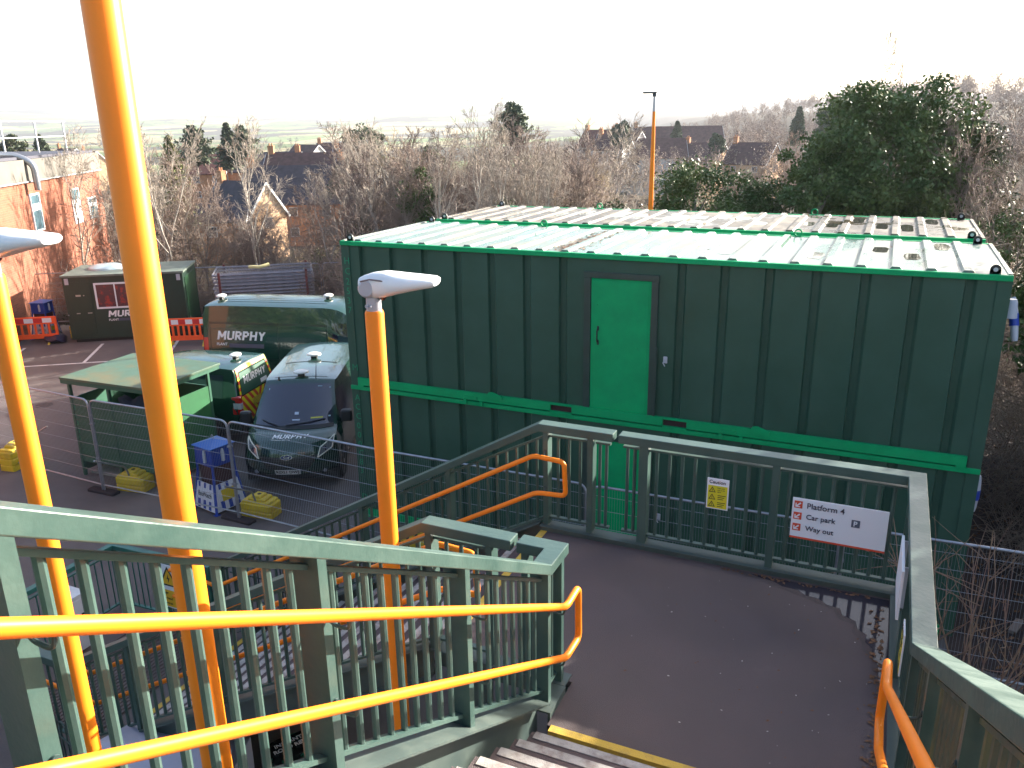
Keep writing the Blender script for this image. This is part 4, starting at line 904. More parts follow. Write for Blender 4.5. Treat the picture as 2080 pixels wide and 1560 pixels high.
for sg in (1, -1):
    m = MB(); v.spatch(1.15, 2.15, 1.40, 2.02, sg, .005, m, sl0=.5, sl1=.02); m.build('side_window', VGL, v.t, smooth=True)
    m = v.stext('MURPHY', 5.52, 1.50, .24, 1.35, sg, dirn=-1) if sg > 0 else v.stext('MURPHY', 4.2, 1.50, .24, 1.35, sg, dirn=1)
    if sg > 0: v.stext('PLANT', 5.55, 1.34, .075, None, sg, bold=.01, dirn=-1, m=m)
    m.build('lettering', MW, v.t)
    m = MB(); v.spatch(4.15, 5.18, 1.29, 1.40, sg, .004, m); m.build('logo_bar', mat('logo_bar', (.06, .07, .11), .5), v.t)
    m = MB(); v.spatch(.7, 5.8, .62, .70, sg, .012, m, 40, 3); m.build('side_moulding', PLA, v.t, smooth=True)
    m = MB()
    for a, b_, z in ((2.35, 5.75, 1.96), (2.35, 5.75, 1.93), (2.35, 5.7, .98)): v.spatch(a, b_, z, z+.014, sg, .004, m, 30, 1)
    for x in (2.32, 3.72, 5.72): v.spatch(x, x+.012, .75, 2.0, sg, .003, m, 1, 10)
    m.build('body_seam', PLA, v.t)
    m = MB(); v.spatch(5.80, 5.93, 1.0, 1.55, sg, .006, m); m.build('tail_light', TLR, v.t, smooth=True)
    m = MB(); v.spatch(2.42, 2.56, 1.18, 1.22, sg, .03, m, 3, 2); m.build('door_handle', PLA, v.t)
m = MB()
for k in range(7):
    vv = -.62+k*.2; m.grid(lambda a, b: v.hp((9.4+3.4*a)/17, vv+.05*b, .010), 10, 2)
m.build('roof_rib', VG, v.t, smooth=True)
v.beacon(9.6/17, 0); v.beacon(12.9/17, .35)
# ---- small van (rear three quarter)
w = .92
H3 = [(.2, .42, .86*w, .28, 0), (.05, .46, .95*w, .42, 0), (.0, .50, .97*w, .62, 0), (.05, .50, .96*w, .85, .02), (.25, .42, .94*w, 1.0, .03), (.62, .28, .92*w, 1.08, .03), (.98, .2, .90*w, 1.16, .02),
      (1.35, .15, .82*w, 1.46, .03), (1.75, .10, .76*w, 1.72, .04), (2.1, .05, .77*w, 1.79, .05), (2.8, 0, .78*w, 1.82, .05), (3.5, 0, .78*w, 1.82, .05), (4.1, 0, .78*w, 1.80, .05), (4.25, 0, .80*w, 1.70, .02), (4.36, 0, .93*w, 1.15, 0), (4.42, 0, .96*w, .55, 0), (4.38, 0, .95*w, .3, 0)]
az3 = 12; fx = Vector((math.cos(R(az3)), math.sin(R(az3)))); nx = Vector((-fx.y, fx.x)); rear = Vector((-4.62, 1.98))
o_ = rear-fx*4.42+nx*.9
v = Van('small dark green van with red and yellow chevrons on its rear behind the shelter', (o_.x, o_.y, 0), R(az3), 4.42, 1.84, H3, .30)
v.body(.5); v.wheels((.85, 3.55), .31); n3 = len(H3)-1
m = MB(); m.grid(lambda a, b: v.hp((6.05+1.9*a)/n3, (-1+2*b)*.93, .006), 12, 16); m.build('windscreen', VGL, v.t, smooth=True)
CY = mat('chevron_yellow', (.72, .66, .02), .45); CRD = mat('chevron_red', (.55, .05, .03), .45)
def rearp(Y, z, off=0):
    lo_, hi = 12.6/n3, 15.6/n3
    for _ in range(22):
        mid = (lo_+hi)/2
        if v.hp(mid, 0)[2] > z: lo_ = mid
        else: hi = mid
    p = v.hp(lo_, 0); return (p[0]+off+.012, Y, z)
# rear: local +x is backwards, left of picture = -y
m = MB()
for k in range(26):
    for sgn in (-1, 1):
        def f(a, b, k=k, sgn=sgn):
            z = .45+.65*a; Y = sgn*(.0+.11*(k+b)-.55*(1-a)*.0+(a-1)*.5); Y = max(-.82, min(.82, Y)) if sgn*Y > 0 else 0
            return rearp(Y, z, .004)
        m.grid(f, 8, 1, mi=k % 2)
m.build('chevrons', [CY, CRD], v.t)
m = MB(); k = 0
for a, b_ in (((-.80, 1.08), (-.68, 1.70)), ((.80, 1.08), (.68, 1.70)), ((-.68, 1.70), (.68, 1.70))):
    for i in range(8):
        p0 = [a[j]+(b_[j]-a[j])*i/8 for j in (0, 1)]; p1 = [a[j]+(b_[j]-a[j])*(i+1)/8 for j in (0, 1)]; k += 1
        if a[1] == b_[1]: m.add([rearp(p0[0], 1.66, .006), rearp(p1[0], 1.66, .006), rearp(p1[0], 1.745, .006), rearp(p0[0], 1.745, .006)], [(0, 1, 2, 3)], k % 2)
        else: m.add([rearp(p0[0]*.9, p0[1], .006), rearp(p0[0]*1.0, p0[1], .006), rearp(p1[0]*1.0, p1[1], .006), rearp(p1[0]*.9, p1[1], .006)], [(0, 1, 2, 3)], k % 2)
m.build('marking_border', [CY, CRD], v.t)
m = MB(); m.grid(lambda a, b: rearp((-1+2*b)*(.70-.1*a), 1.13+.50*a, .008), 6, 4); m.build('rear_panel', mat('panel_green', (.03, .09, .06), .4), v.t)
m = MB(); blocky(m, lambda X, Y, Z: rearp(-.50+X, 1.35+Y, .012+Z), 1.02, .17)
m.build('lettering', MW, v.t)
m = MB(); m.grid(lambda a, b: rearp(-.34+.62*b, .78+.17*a, .03), 1, 2); m.build('number_plate', mat('plate_yellow', (.62, .45, .05), .5, col2=(.3, .2, .04), vs=30, vfac=(.5, .6)), v.t)
m = MB(); m.grid(lambda a, b: rearp(.2+.3*b, 1.17+.1*a, .012), 1, 2); m.build('sticker', MW, v.t)
m = MB(); m.box(4.34, 4.50, -.86, .86, .30, .47); m.build('bumper', PLA, v.t, bevel=.02)
for sg in (1, -1):
    m = MB(); v.spatch(1.2, 2.15, 1.12, 1.56, sg, .005, m, sl0=.4, sl1=.02); m.build('side_window', VGL, v.t, smooth=True)
    m = v.stext('MURPHY', 2.55, 1.18, .2, 1.05, sg, dirn=1) if sg < 0 else v.stext('MURPHY', 3.7, 1.18, .2, 1.05, sg, dirn=-1)
    m.build('lettering', MW, v.t)
    m = MB(); v.spatch(2.3, 4.0, 1.10, 1.62, sg, .003, m, 20, 6); m.build('side_panel', mat('van_side_panel', (.02, .035, .045), .12, coat=1), v.t, smooth=True)
    m = MB(); m.rbox(4.20, 4.44, min(sg*.80, sg*.915), max(sg*.80, sg*.915), .72, 1.16, .03); tl = m.build('tail_light', TLR, v.t, bevel=.01)
    m = MB(); m.box(4.26, 4.45, min(sg*.82, sg*.92), max(sg*.82, sg*.92), .86, 1.0); m.build('lens', mat('lens_pale', (.5, .5, .55), .2), tl)
v.beacon(11.6/n3, 0)
# ================================================================ TERRAIN
uf = Vector((fw.x, fw.y)).normalized(); ur = Vector((uf.y, -uf.x))
def ss(a, b, x): t = np.clip((x-a)/(b-a), 0, 1); return t*t*(3-2*t)
def tz(x, y):
    x = np.asarray(x, float); y = np.asarray(y, float)
    t = (x-CAM.x)*uf.x+(y-CAM.y)*uf.y; l = (x-CAM.x)*ur.x+(y-CAM.y)*ur.y
    ye = np.where(x > -11, 14.5, 8.6+(x+20)*.655); s = (y-ye)/1.15
    z = -.06-5.5*ss(0, 16, s)-.035*np.clip(s-16, 0, 300)-.004*np.clip(s-300, 0, 1200)
    hill = ss(-10, 150, l-.12*t)*ss(40, 380, t)*28; z = z+np.where(t > 30, hill, 0)
    z = z+ss(1500, 4300, t)*(88+20*np.sin(l/420.+1)+9*np.sin(l/170.+2)+6*np.sin(l/75.))+ss(150, 900, t)*2.5*np.sin(l/60.+t/90.)
    return z
def tzs(x, y): return float(tz(x, y))
na, nr = 150, 120; ang = np.linspace(-1.0, 1.0, na); rr_ = 12*(7200/12)**np.linspace(0, 1, nr)
A_, R_ = np.meshgrid(ang, rr_, indexing='ij')
X_ = CAM.x+R_*(uf.x*np.cos(A_)+ur.x*np.sin(A_)); Y_ = CAM.y+R_*(uf.y*np.cos(A_)+ur.y*np.sin(A_))
V_ = np.stack([X_, Y_, tz(X_, Y_)-.05], -1).reshape(-1, 3)
ii = np.arange(na-1)[:, None]*nr+np.arange(nr-1)[None, :]; F_ = np.stack([ii, ii+1, ii+nr+1, ii+nr], -1).reshape(-1, 4)[:, ::-1]
gm = bpy.data.materials.new('terrain'); gm.use_nodes = True; n = gm.node_tree.nodes; l_ = gm.node_tree.links; bs_ = n['Principled BSDF']; bs_.inputs['Roughness'].default_value = .95; bs_.inputs['Specular IOR Level'].default_value = .1
ge = n.new('ShaderNodeNewGeometry'); mp = n.new('ShaderNodeMapping'); mp.inputs['Scale'].default_value = (.0045, .0045, .0); l_.new(ge.outputs['Position'], mp.inputs[0])
vo = n.new('ShaderNodeTexVoronoi'); vo.inputs['Scale'].default_value = 1; l_.new(mp.outputs[0], vo.inputs[0])
v2 = n.new('ShaderNodeTexVoronoi'); v2.feature = 'DISTANCE_TO_EDGE'; l_.new(mp.outputs[0], v2.inputs[0])
cr1 = n.new('ShaderNodeValToRGB'); cr1.color_ramp.interpolation = 'CONSTANT'; sp = n.new('ShaderNodeSeparateColor'); l_.new(vo.outputs['Color'], sp.inputs[0]); l_.new(sp.outputs[0], cr1.inputs[0])
for i, (p_, c_) in enumerate(((0, (.12, .17, .05)), (.25, (.24, .21, .11)), (.45, (.09, .13, .045)), (.62, (.30, .25, .13)), (.8, (.14, .20, .06)))):
    e = cr1.color_ramp.elements[i] if i < 2 else cr1.color_ramp.elements.new(p_); e.position = p_; e.color = (*c_, 1)
nz = n.new('ShaderNodeTexNoise'); nz.inputs['Scale'].default_value = 3; nz.inputs['Detail'].default_value = 8; l_.new(mp.outputs[0], nz.inputs[0])
ad = n.new('ShaderNodeMath'); ad.operation = 'MULTIPLY_ADD'; ad.inputs[1].default_value = -.14; ad.inputs[2].default_value = .095; l_.new(nz.outputs[0], ad.inputs[0])
lt = n.new('ShaderNodeMath'); lt.operation = 'LESS_THAN'; l_.new(v2.outputs[0], lt.inputs[0]); l_.new(ad.outputs[0], lt.inputs[1])
mx = n.new('ShaderNodeMix'); mx.data_type = 'RGBA'; l_.new(lt.outputs[0], mx.inputs[0]); l_.new(cr1.outputs[0], mx.inputs[6]); mx.inputs[7].default_value = (.035, .035, .025, 1)
wd = n.new('ShaderNodeTexNoise'); wd.inputs['Scale'].default_value = .9; wd.inputs['Detail'].default_value = 6; l_.new(mp.outputs[0], wd.inputs[0])
gt = n.new('ShaderNodeMath'); gt.operation = 'GREATER_THAN'; gt.inputs[1].default_value = .53; l_.new(wd.outputs[0], gt.inputs[0])
mx2 = n.new('ShaderNodeMix'); mx2.data_type = 'RGBA'; l_.new(gt.outputs[0], mx2.inputs[0]); l_.new(mx.outputs[2], mx2.inputs[6]); mx2.inputs[7].default_value = (.045, .042, .03, 1)
# near the car park the ground is leaf litter
mr = n.new('ShaderNodeVectorMath'); mr.operation = 'DISTANCE'; l_.new(ge.outputs['Position'], mr.inputs[0]); mr.inputs[1].default_value = tuple(CAM)
l3 = n.new('ShaderNodeMapRange'); l_.new(mr.outputs['Value'], l3.inputs[0]); l3.inputs[1].default_value = 430; l3.inputs[2].default_value = 600
mx3 = n.new('ShaderNodeMix'); mx3.data_type = 'RGBA'; l_.new(l3.outputs[0], mx3.inputs[0]); mx3.inputs[6].default_value = (.055, .045, .025, 1); l_.new(mx2.outputs[2], mx3.inputs[7])
dt = n.new('ShaderNodeVectorMath'); dt.operation = 'DOT_PRODUCT'; l_.new(ge.outputs['Position'], dt.inputs[0]); dt.inputs[1].default_value = (ur.x-.10*uf.x, ur.y-.10*uf.y, 0)
hm_ = n.new('ShaderNodeMapRange'); l_.new(dt.outputs['Value'], hm_.inputs[0]); hm_.inputs[1].default_value = 5; hm_.inputs[2].default_value = 45
mx4 = n.new('ShaderNodeMix'); mx4.data_type = 'RGBA'; l_.new(hm_.outputs[0], mx4.inputs[0]); l_.new(mx3.outputs[2], mx4.inputs[6]); mx4.inputs[7].default_value = (.075, .062, .045, 1)
l_.new(mx4.outputs[2], bs_.inputs['Base Color'])
tag(npmesh('terrain', V_, F_, gm, smooth=True), kind='structure')

# ================================================================ TREES
def unit(v): return v/np.maximum(1e-9, np.linalg.norm(v, axis=-1, keepdims=True))
def seg_mesh(P0, P1, R0, R1, n):
    D = unit(P1-P0); ref = np.where(np.abs(D[:, 2:3]) < .9, np.array([[0, 0, 1.]]), np.array([[1., 0, 0]]))
    U = unit(np.cross(D, ref)); Wv = np.cross(D, U); a = np.arange(n)*2*np.pi/n
    ring = U[:, None, :]*np.cos(a)[None, :, None]+Wv[:, None, :]*np.sin(a)[None, :, None]
    V = np.concatenate([P0[:, None]+ring*R0[:, None, None], P1[:, None]+ring*R1[:, None, None]], 1).reshape(-1, 3)
    b = np.arange(len(P0))[:, None]*2*n; k = np.arange(n)[None, :]; k2 = (k+1) % n
    F = np.stack([b+k, b+k2, b+n+k2, b+n+k], -1).reshape(-1, 4); return V, F
def grow(seed, H=9., limbs=7, kids=(6, 5, 4), spread=.9, trunk_r=.13, multi=1, up=.35, first_h=.25, wob=.12, twig=.0105):
    rg = np.random.default_rng(seed); segs = {0: [], 1: []}
    def path(p, d, L, r0, r1, n, lev, upv):
        pts = [p]; d = d/np.linalg.norm(d)
        for i in range(n):
            d = d+rg.normal(0, wob, 3)+np.array([0, 0, upv]); d = d/np.linalg.norm(d); pts.append(pts[-1]+d*L/n)
        for i in range(n): segs[0 if lev <= 1 else 1].append((pts[i], pts[i+1], r0+(r1-r0)*i/n, r0+(r1-r0)*(i+1)/n))
        return pts
    def at(pts, f): x = f*(len(pts)-1); i = min(int(x), len(pts)-2); return pts[i]+(pts[i+1]-pts[i])*(x-i), pts[i+1]-pts[i]
    def rec(pts, L, r, lev):
        if lev >= len(kids)+1: return
        for j in range(kids[lev-1]):
            f = .25+.75*(j+rg.random())/kids[lev-1]; p, d = at(pts, min(f, .99)); d = d/np.linalg.norm(d)
            q = np.cross(d, rg.normal(0, 1, 3)); q /= np.linalg.norm(q)
            nd = d*rg.uniform(.5, 1.0)+q*spread*rg.uniform(.5, 1.0); nL = L*rg.uniform(.38, .62)*(1.15-.4*f); nr_ = max(twig, r*.5*(1.1-f*.5))
            last = lev == len(kids); pp = path(p, nd, nL, nr_, max(twig*.6, nr_*.4), 3 if not last else 2, lev+1, .10 if lev < 2 else .04)
            rec(pp, nL, nr_, lev+1)
    for s_ in range(multi):
        d0 = np.array([rg.normal(0, .22 if multi > 1 else .04), rg.normal(0, .22 if multi > 1 else .04), 1.]); b0 = np.array([rg.normal(0, .15), rg.normal(0, .15), -.3]) if multi > 1 else np.array([0, 0, -.3])
        tr_ = path(b0, d0, H*(.92 if multi == 1 else rg.uniform(.7, .95)), trunk_r, .02, 9, 0, .03)
        for j in range(limbs):
            f = first_h+(1-first_h)*(j+rg.random()*.8)/limbs; p, d = at(tr_, min(f, .99)); a = rg.random()*6.283+j*2.4
            nd = np.array([math.cos(a)*spread, math.sin(a)*spread, rg.uniform(.5, 1.1)+up]); Lb = H*(.50-.30*f)*rg.uniform(.75, 1.2)
            pp = path(p, nd, Lb, trunk_r*(1-f)*.6+.015, .012, 5, 1, .10); rec(pp, Lb, trunk_r*(1-f)*.5+.012, 1)
    out = []
    for k in (0, 1):
        P0 = np.array([s[0] for s in segs[k]]); P1 = np.array([s[1] for s in segs[k]]); R0 = np.array([s[2] for s in segs[k]]); R1 = np.array([s[3] for s in segs[k]])
        out.append(seg_mesh(P0, P1, R0, R1, 6 if k == 0 else 3))
    return out
BARK = mat('bark_grey_brown', (.32, .27, .23), .9, col2=(.18, .15, .125), vs=2.5, vfac=(.35, .7))
BARKP = mat('bark_pale', (.48, .44, .38), .9, col2=(.28, .25, .21), vs=2.5, vfac=(.35, .7))
TWIG = mat('twig_brown', (.29, .22, .18), .9, col2=(.17, .125, .105), vs=.6, vfac=(.4, .6)); TWIGP = mat('twig_pale', (.36, .31, .26), .9, col2=(.24, .20, .165), vs=.6)
TWIGG = mat('twig_golden', (.38, .29, .17), .9, var=.2, vs=.6)
def mk_proto(name, args, bark, twg):
    (V0, F0), (V1, F1) = grow(**args); m0 = bpy.data.meshes.new('x'); bpy.data.meshes.remove(m0)
    return (V0, F0, V1, F1, bark, twg)
PR = [mk_proto('a', dict(seed=3, H=9, limbs=10, kids=(7, 6, 5), trunk_r=.12), BARK, TWIG),
      mk_proto('b', dict(seed=5, H=10, limbs=9, kids=(6, 5, 5), trunk_r=.10, up=.6, spread=.75), BARKP, TWIGP),
      mk_proto('c', dict(seed=8, H=8, limbs=6, kids=(7, 6, 4), trunk_r=.09, multi=3, up=.7, spread=.7), BARK, TWIG),
      mk_proto('d', dict(seed=12, H=9, limbs=5, kids=(6, 6, 4), trunk_r=.08, multi=4, up=.8, spread=.6), BARKP, TWIGP),
      mk_proto('e', dict(seed=17, H=10, limbs=10, kids=(7, 6, 5), trunk_r=.16, spread=1.0), BARK, TWIGG)]
DK = mat('twig_dark', (.15, .11, .095), .9, col2=(.09, .065, .06), vs=.6); PR += [PR[0][:4]+(BARK, DK), PR[2][:4]+(BARK, DK), PR[4][:4]+(BARKP, TWIGP)]
_pm = {}
def bare_tree(k, x, y, h, label, z=None, cat='tree', wide=1., rot=None, grp='bare winter trees behind the car park'):
    if k not in _pm:
        V0, F0, V1, F1, b, t_ = PR[k]; H0 = V1[:, 2].max()
        a = npmesh('trunk', V0/H0, F0, b, smooth=True); c = npmesh('crown', V1/H0, F1, t_)
        _pm[k] = (a.data, c.data); bpy.data.objects.remove(a); bpy.data.objects.remove(c)
    t = thing('bare_tree', label, cat, (x, y, tzs(x, y) if z is None else z), rnd.random()*6.28 if rot is None else rot, grp); t.scale = (h*wide, h*wide, h)
    for nm, me in zip(('trunk', 'crown'), _pm[k]):
        o = bpy.data.objects.new(nm, me); C.objects.link(o); o.parent = t
    return t
def leafcloud(rg, n, size, fn):
    P = fn(n); nrm = unit(rg.normal(0, 1, (n, 3))+np.array([0, 0, .5])); U = unit(np.cross(nrm, rg.normal(0, 1, (n, 3)))); Wv = np.cross(nrm, U)
    s = size*rg.uniform(.6, 1.3, (n, 1)); V = np.stack([P-U*s, P-Wv*s*.55, P+U*s, P+Wv*s*.55], 1).reshape(-1, 3)
    return V, np.arange(4*n).reshape(-1, 4)
def clumps(rg, n, nc, rad, cr_, shell=.55, top=1.0, flat=1.0):
    """leaves gathered in nc clumps spread through an ellipsoid of half sizes rad"""
    d = unit(rg.normal(0, 1, (nc, 3))); r = (shell+(1-shell)*rg.random((nc, 1))); C0 = d*r*np.array(rad); C0[:, 2] = np.where(C0[:, 2] < 0, C0[:, 2]*.8, C0[:, 2]*top)
    w = rg.random(nc)+.3; idx = rg.choice(nc, n, p=w/w.sum()); off = rg.normal(0, 1, (n, 3)); off = unit(off)*rg.random((n, 1))**.5*cr_*(.6+.8*rg.random(nc))[idx][:, None]; off[:, 2] *= flat
    return C0[idx]+off
LF = mat('ivy_leaf', (.046, .092, .026), .5, col2=(.13, .165, .048), vs=.9, vfac=(.38, .66), spec=.3)
LFY = mat('yellow_green_leaf', (.085, .11, .02), .5, col2=(.15, .15, .035), vs=1.2); LFD = mat('dark_conifer', (.055, .078, .048), .85, col2=(.10, .125, .07), vs=.5)
LFM = mat('mixed_hedge_leaf', (.035, .06, .02), .5, col2=(.10, .10, .035), vs=1.2, vfac=(.4, .65))
def evergreen(x, y, h, w, label, seed, n=26000, m=LF, size=.075, z=None, nc=150, cr_=.5, trunkr=.16, name='evergreen_tree', stick=True, shape='round', flat=.8):
    rg = np.random.default_rng(seed); z0 = tzs(x, y) if z is None else z
    t = thing(name, label, 'tree', (x, y, z0))
    q = MB(); q.tube([(0, 0, -.3), (.05, .02, h*.4), (.0, .05, h*.8)], [trunkr, trunkr*.7, trunkr*.25], 8)
    for i in range(7): a = i*2.4; q.tube([(0, 0, h*(.25+.07*i)), (math.cos(a)*w*.3, math.sin(a)*w*.3, h*(.4+.07*i))], [trunkr*.35, .02], 5)
    q.build('trunk', BARK, t, smooth=True)
    if shape == 'round': fn = lambda k: clumps(rg, k, nc, (w, w, h*.46), cr_, flat=flat)+np.array([0, 0, h*.54])
    elif shape == 'cone':
        def fn(k):
            f = rg.random(k)**.75; lay = np.floor(f*14)/14+rg.normal(0, .012, k); a = rg.random(k)*6.283; br = (1-lay)**.8*w*(.7+.3*np.sin(a*3+lay*9)+.25*np.sin(a*7+lay*31)); r = br*rg.random(k)**.5
            return np.stack([np.cos(a)*r, np.sin(a)*r, h*(.12+.88*(1-(1-lay)))-r*.22], 1)
    else:       # layered cedar
        def fn(k):
            L = rg.integers(0, 13, k); a = rg.random(k)*6.283; s_ = np.array([.6, .9, .7, 1, .8, .95, .7, .85, .6, .65, .45, .4, .22])[L]*w*(.6+.35*np.sin(a*2+L*1.7)+.2*np.sin(a*5+L)); r = s_*rg.random(k)**.6
            return np.stack([np.cos(a)*r+.1*w*np.sin(L*2.), np.sin(a)*r, h*(.22+.78*L/12)+rg.normal(0, h*.03, k)+r*.12], 1)
    V, F = leafcloud(rg, n, size, fn); npmesh('crown', V, F, m, t)
    return t
# broad ivy clad tree and its neighbours behind the containers
def at_(X, depth): p = px(X, 400, depth); return p.x, p.y
x, y = at_(1800, 27.5)
evergreen(x, y, 8.4, 3.0, 'broad dark ivy clad evergreen tree towering over the right end of the container roofs', 1, 95000, nc=420, cr_=.55, z=0, size=.075)
x, y = at_(1665, 26.5); evergreen(x, y, 6.8, 1.8, 'lower dark evergreen shoulder left of the broad ivy clad tree', 2, 20000, nc=90, z=0, size=.065)
x, y = at_(1935, 27); evergreen(x, y, 6.9, 1.8, 'lighter leafy evergreen at the right flank of the ivy clad tree', 4, 20000, m=LFM, nc=90, z=0, size=.065)
x, y = at_(1410, 27); evergreen(x, y, 6.2, 1.75, 'rounded dark green bush tree just right of the slender orange lamp post', 5, 26000, nc=110, z=0, size=.06)
x, y = at_(1530, 28); evergreen(x, y, 5.4, 1.4, 'small dark evergreen between the round bush and the ivy clad tree', 6, 14000, nc=70, z=0, size=.06)
x, y = at_(1270, 28); evergreen(x, y, 5.2, 1.5, 'mottled green and brown shrub left of the slender orange lamp post', 7, 14000, m=LFM, nc=70, z=-.2, size=.05)
x, y = at_(1040, 29); evergreen(x, y, 5.3, .9, 'yellow green shrub in the brush behind the containers', 8, 7000, m=LFM, nc=40, z=-.4, size=.05, cr_=.35)
x, y = at_(745, 30); evergreen(x, y, 4.1, 1.1, 'dark ivy shrub at the foot of the pale tree left of the containers', 9, 9000, m=LFM, nc=50, z=-.3, size=.05, cr_=.35)
x, y = at_(2070, 22); evergreen(x, y, 4.6, 1.6, 'shaded leafy shrub at the right edge behind the containers', 10, 14000, m=LF, nc=70, z=0, size=.06)
x, y = at_(855, 31); evergreen(x, y, 6.3, .8, 'ivy clad trunk among the bare trees behind the left of the containers', 11, 8000, m=LF, nc=50, z=-.4, size=.06, cr_=.4)
x, y = at_(990, 33); evergreen(x, y, 5.0, .9, 'dark ivy thicket among the pale trunks', 12, 7000, m=LF, nc=50, z=-.6, size=.06, cr_=.4)
x, y = at_(1150, 30); evergreen(x, y, 5.1, 1.3, 'olive green shrub behind the middle of the containers', 13, 9000, m=LFM, nc=50, z=-.4, size=.055, cr_=.4)
x, y = at_(650, 34); evergreen(x, y, 2.6, 1.3, 'mossy green shrub behind the stacked fence panels', 14, 7000, m=LFY, nc=50, z=-.6, size=.05, cr_=.35)
# bare trees, nearest row (X pixel, depth, height top pixel)
def bt(k, X, depth, Ytop, label, wide=.9, rot=None, base=None):
    p = px(X, 400, depth); z0 = tzs(p.x, p.y) if base is None else base; zt_ = px(X, Ytop, depth).z
    return bare_tree(k, p.x, p.y, zt_-z0, label, z=z0, wide=wide, rot=rot)
rows = [(3, 300, 33, 235, 'several stemmed bare tree rising behind the dark cabin', 1.0), (1, 150, 34, 250, 'fan shaped bare tree in front of the brick building', .8), (1, 508, 33, 232, 'pale grey bare tree with upswept limbs behind the stacked fence panels', .85),
        (2, 400, 34, 300, 'brown bare tree between the cabin and the pale grey tree', .9), (0, 620, 36, 370, 'low bare tree before the dark tiled roof', 1.1), (1, 768, 30, 238, 'pale bare tree just left of the container roofs', .8), (3, 700, 33, 330, 'slanting bare tree left of the containers', 1.0),
        (2, 860, 30, 270, 'brown bare tree behind the left end of the containers', .95), (1, 955, 29, 190, 'tallest pale bare tree behind the containers', .75), (0, 905, 32, 265, 'dense bare tree beside the tallest pale one', .9), (3, 1050, 30, 250, 'many stemmed bare tree behind the containers centre', .9),
        (2, 1130, 31, 265, 'bare tree with crowded twigs left of the far houses', .95), (0, 1190, 32, 370, 'low bare tree beneath the far white houses', 1.0), (4, 1240, 34, 370, 'brownish bare tree in the gap before the lamp post', 1.0), (0, -10, 33, 345, 'bare tree at the left edge over the brick wall', .8),
        (3, 1345, 34, 375, 'thin bare tree right of the slender lamp post', .8), (2, 1470, 33, 320, 'bare tree rising behind the round bush', .9), (0, 1590, 34, 260, 'grey bare tree left of the ivy clad tree', .9), (5, 1790, 31, 60, 'very tall thin bare tree top above the ivy clad tree', .38), (1, 880, 27, 262, 'pale bare tree with a forked trunk near the rear container', .7), (1, 1010, 27.5, 240, 'straight pale bare tree close behind the rear container', .6), (1, 1105, 28, 285, 'slim pale bare tree behind the rear container roof', .6), (5, 1180, 29, 275, 'dark bare tree left of the far houses', .7), (5, 735, 29, 300, 'dark bare tree by the left container corner', .7),
        (2, 2010, 25, 215, 'dark bare tree at the right edge', .9), (0, 2075, 22, 200, 'overhanging bare tree leaning in at the right edge', .9), (3, 1985, 29, 260, 'bare thicket tree right of the ivy clad tree', .9),
        (0, 985, 33, 290, 'background bare tree between two pale trunks', 1.0), (2, 800, 34, 300, 'background bare tree left of the brown one', 1.0), (4, 1090, 35, 300, 'golden brown bare tree behind the containers', .9), (2, 560, 37, 420, 'short bare tree beside the gable house', 1.1), (0, 450, 36, 380, 'short bare tree behind the cabin roof', 1.1), (2, 240, 37, 330, 'bare tree half hidden by the tall lamp post', 1.0)]
for r_ in rows: bt(*r_[:5], wide=r_[5])
rg = np.random.default_rng(99)
for i in range(44):
    X = 720+i*19+rg.uniform(-10, 10) if i < 36 else 215+(i-36)*62; dep = rg.uniform(31, 44); top = rg.uniform(375, 410) if X > 1190 else (rg.uniform(222, 265) if i % 2 == 0 else rg.uniform(285, 340)) if X > 700 else rg.uniform(385, 450)
    bt((0, 5, 3, 4, 6, 2, 1, 5, 7)[i % 9], X, dep, top, 'leafless tree in the crowded belt behind the car park, one of many alike', wide=rg.uniform(.9, 1.15))
# brush band behind the boundary fence
def brush(name, n, fx, L, m, label, seed, r=.006):
    rg = np.random.default_rng(seed); P = fx(rg, n); d = unit(rg.normal(0, 1, (n, 3))*np.array([1, 1, .9])+np.array([0, 0, .5])); l1 = L*rg.uniform(.4, 1.3, (n, 1))
    P1 = P+d*l1; d2 = unit(d+rg.normal(0, .5, (n, 3))); P2 = P1+d2*l1*.8
    V, F = seg_mesh(np.concatenate([P, P1]), np.concatenate([P1, P2]), np.full(2*n, r), np.concatenate([np.full(n, r*.8), np.full(n, r*.4)]), 3)
    return tag(npmesh(name, V, F, m), label, 'undergrowth', kind='stuff')
def band(s0, s1, x0, x1, h):
    def f(rg, n):
        x = rg.uniform(x0, x1, n); s = rg.uniform(s0, s1, n); ye = np.where(x > -11, 10.5, 8.9+(x+20)*.655); y = ye+s
        return np.stack([x, y, tz(x, y)+h*rg.random(n)**1.3*(.6+.4*np.sin(x*1.3)+.2*np.sin(x*3.1))], 1)
    return f
brush('brush', 42000, band(.2, 7, -30, -8, 3.2), .38, TWIG, 'tangle of bare brown brush behind the rear fence', 31, .0065)
brush('brush', 42000, band(-.5, 8, -8, 19, 3.9), .38, TWIG, 'tangle of bare brown brush behind the containers', 32, .0065)
def leafband(n, fx, m, label, seed, size=.05):
    rg = np.random.default_rng(seed); V, F = leafcloud(rg, n, size, lambda k: fx(rg, k)); return tag(npmesh('ground_cover', V, F, m), label, 'undergrowth', kind='stuff')
leafband(16000, band(0, 9, -30, 19, 1.1), LFM, 'low ivy and bramble leaves under the trees', 33)
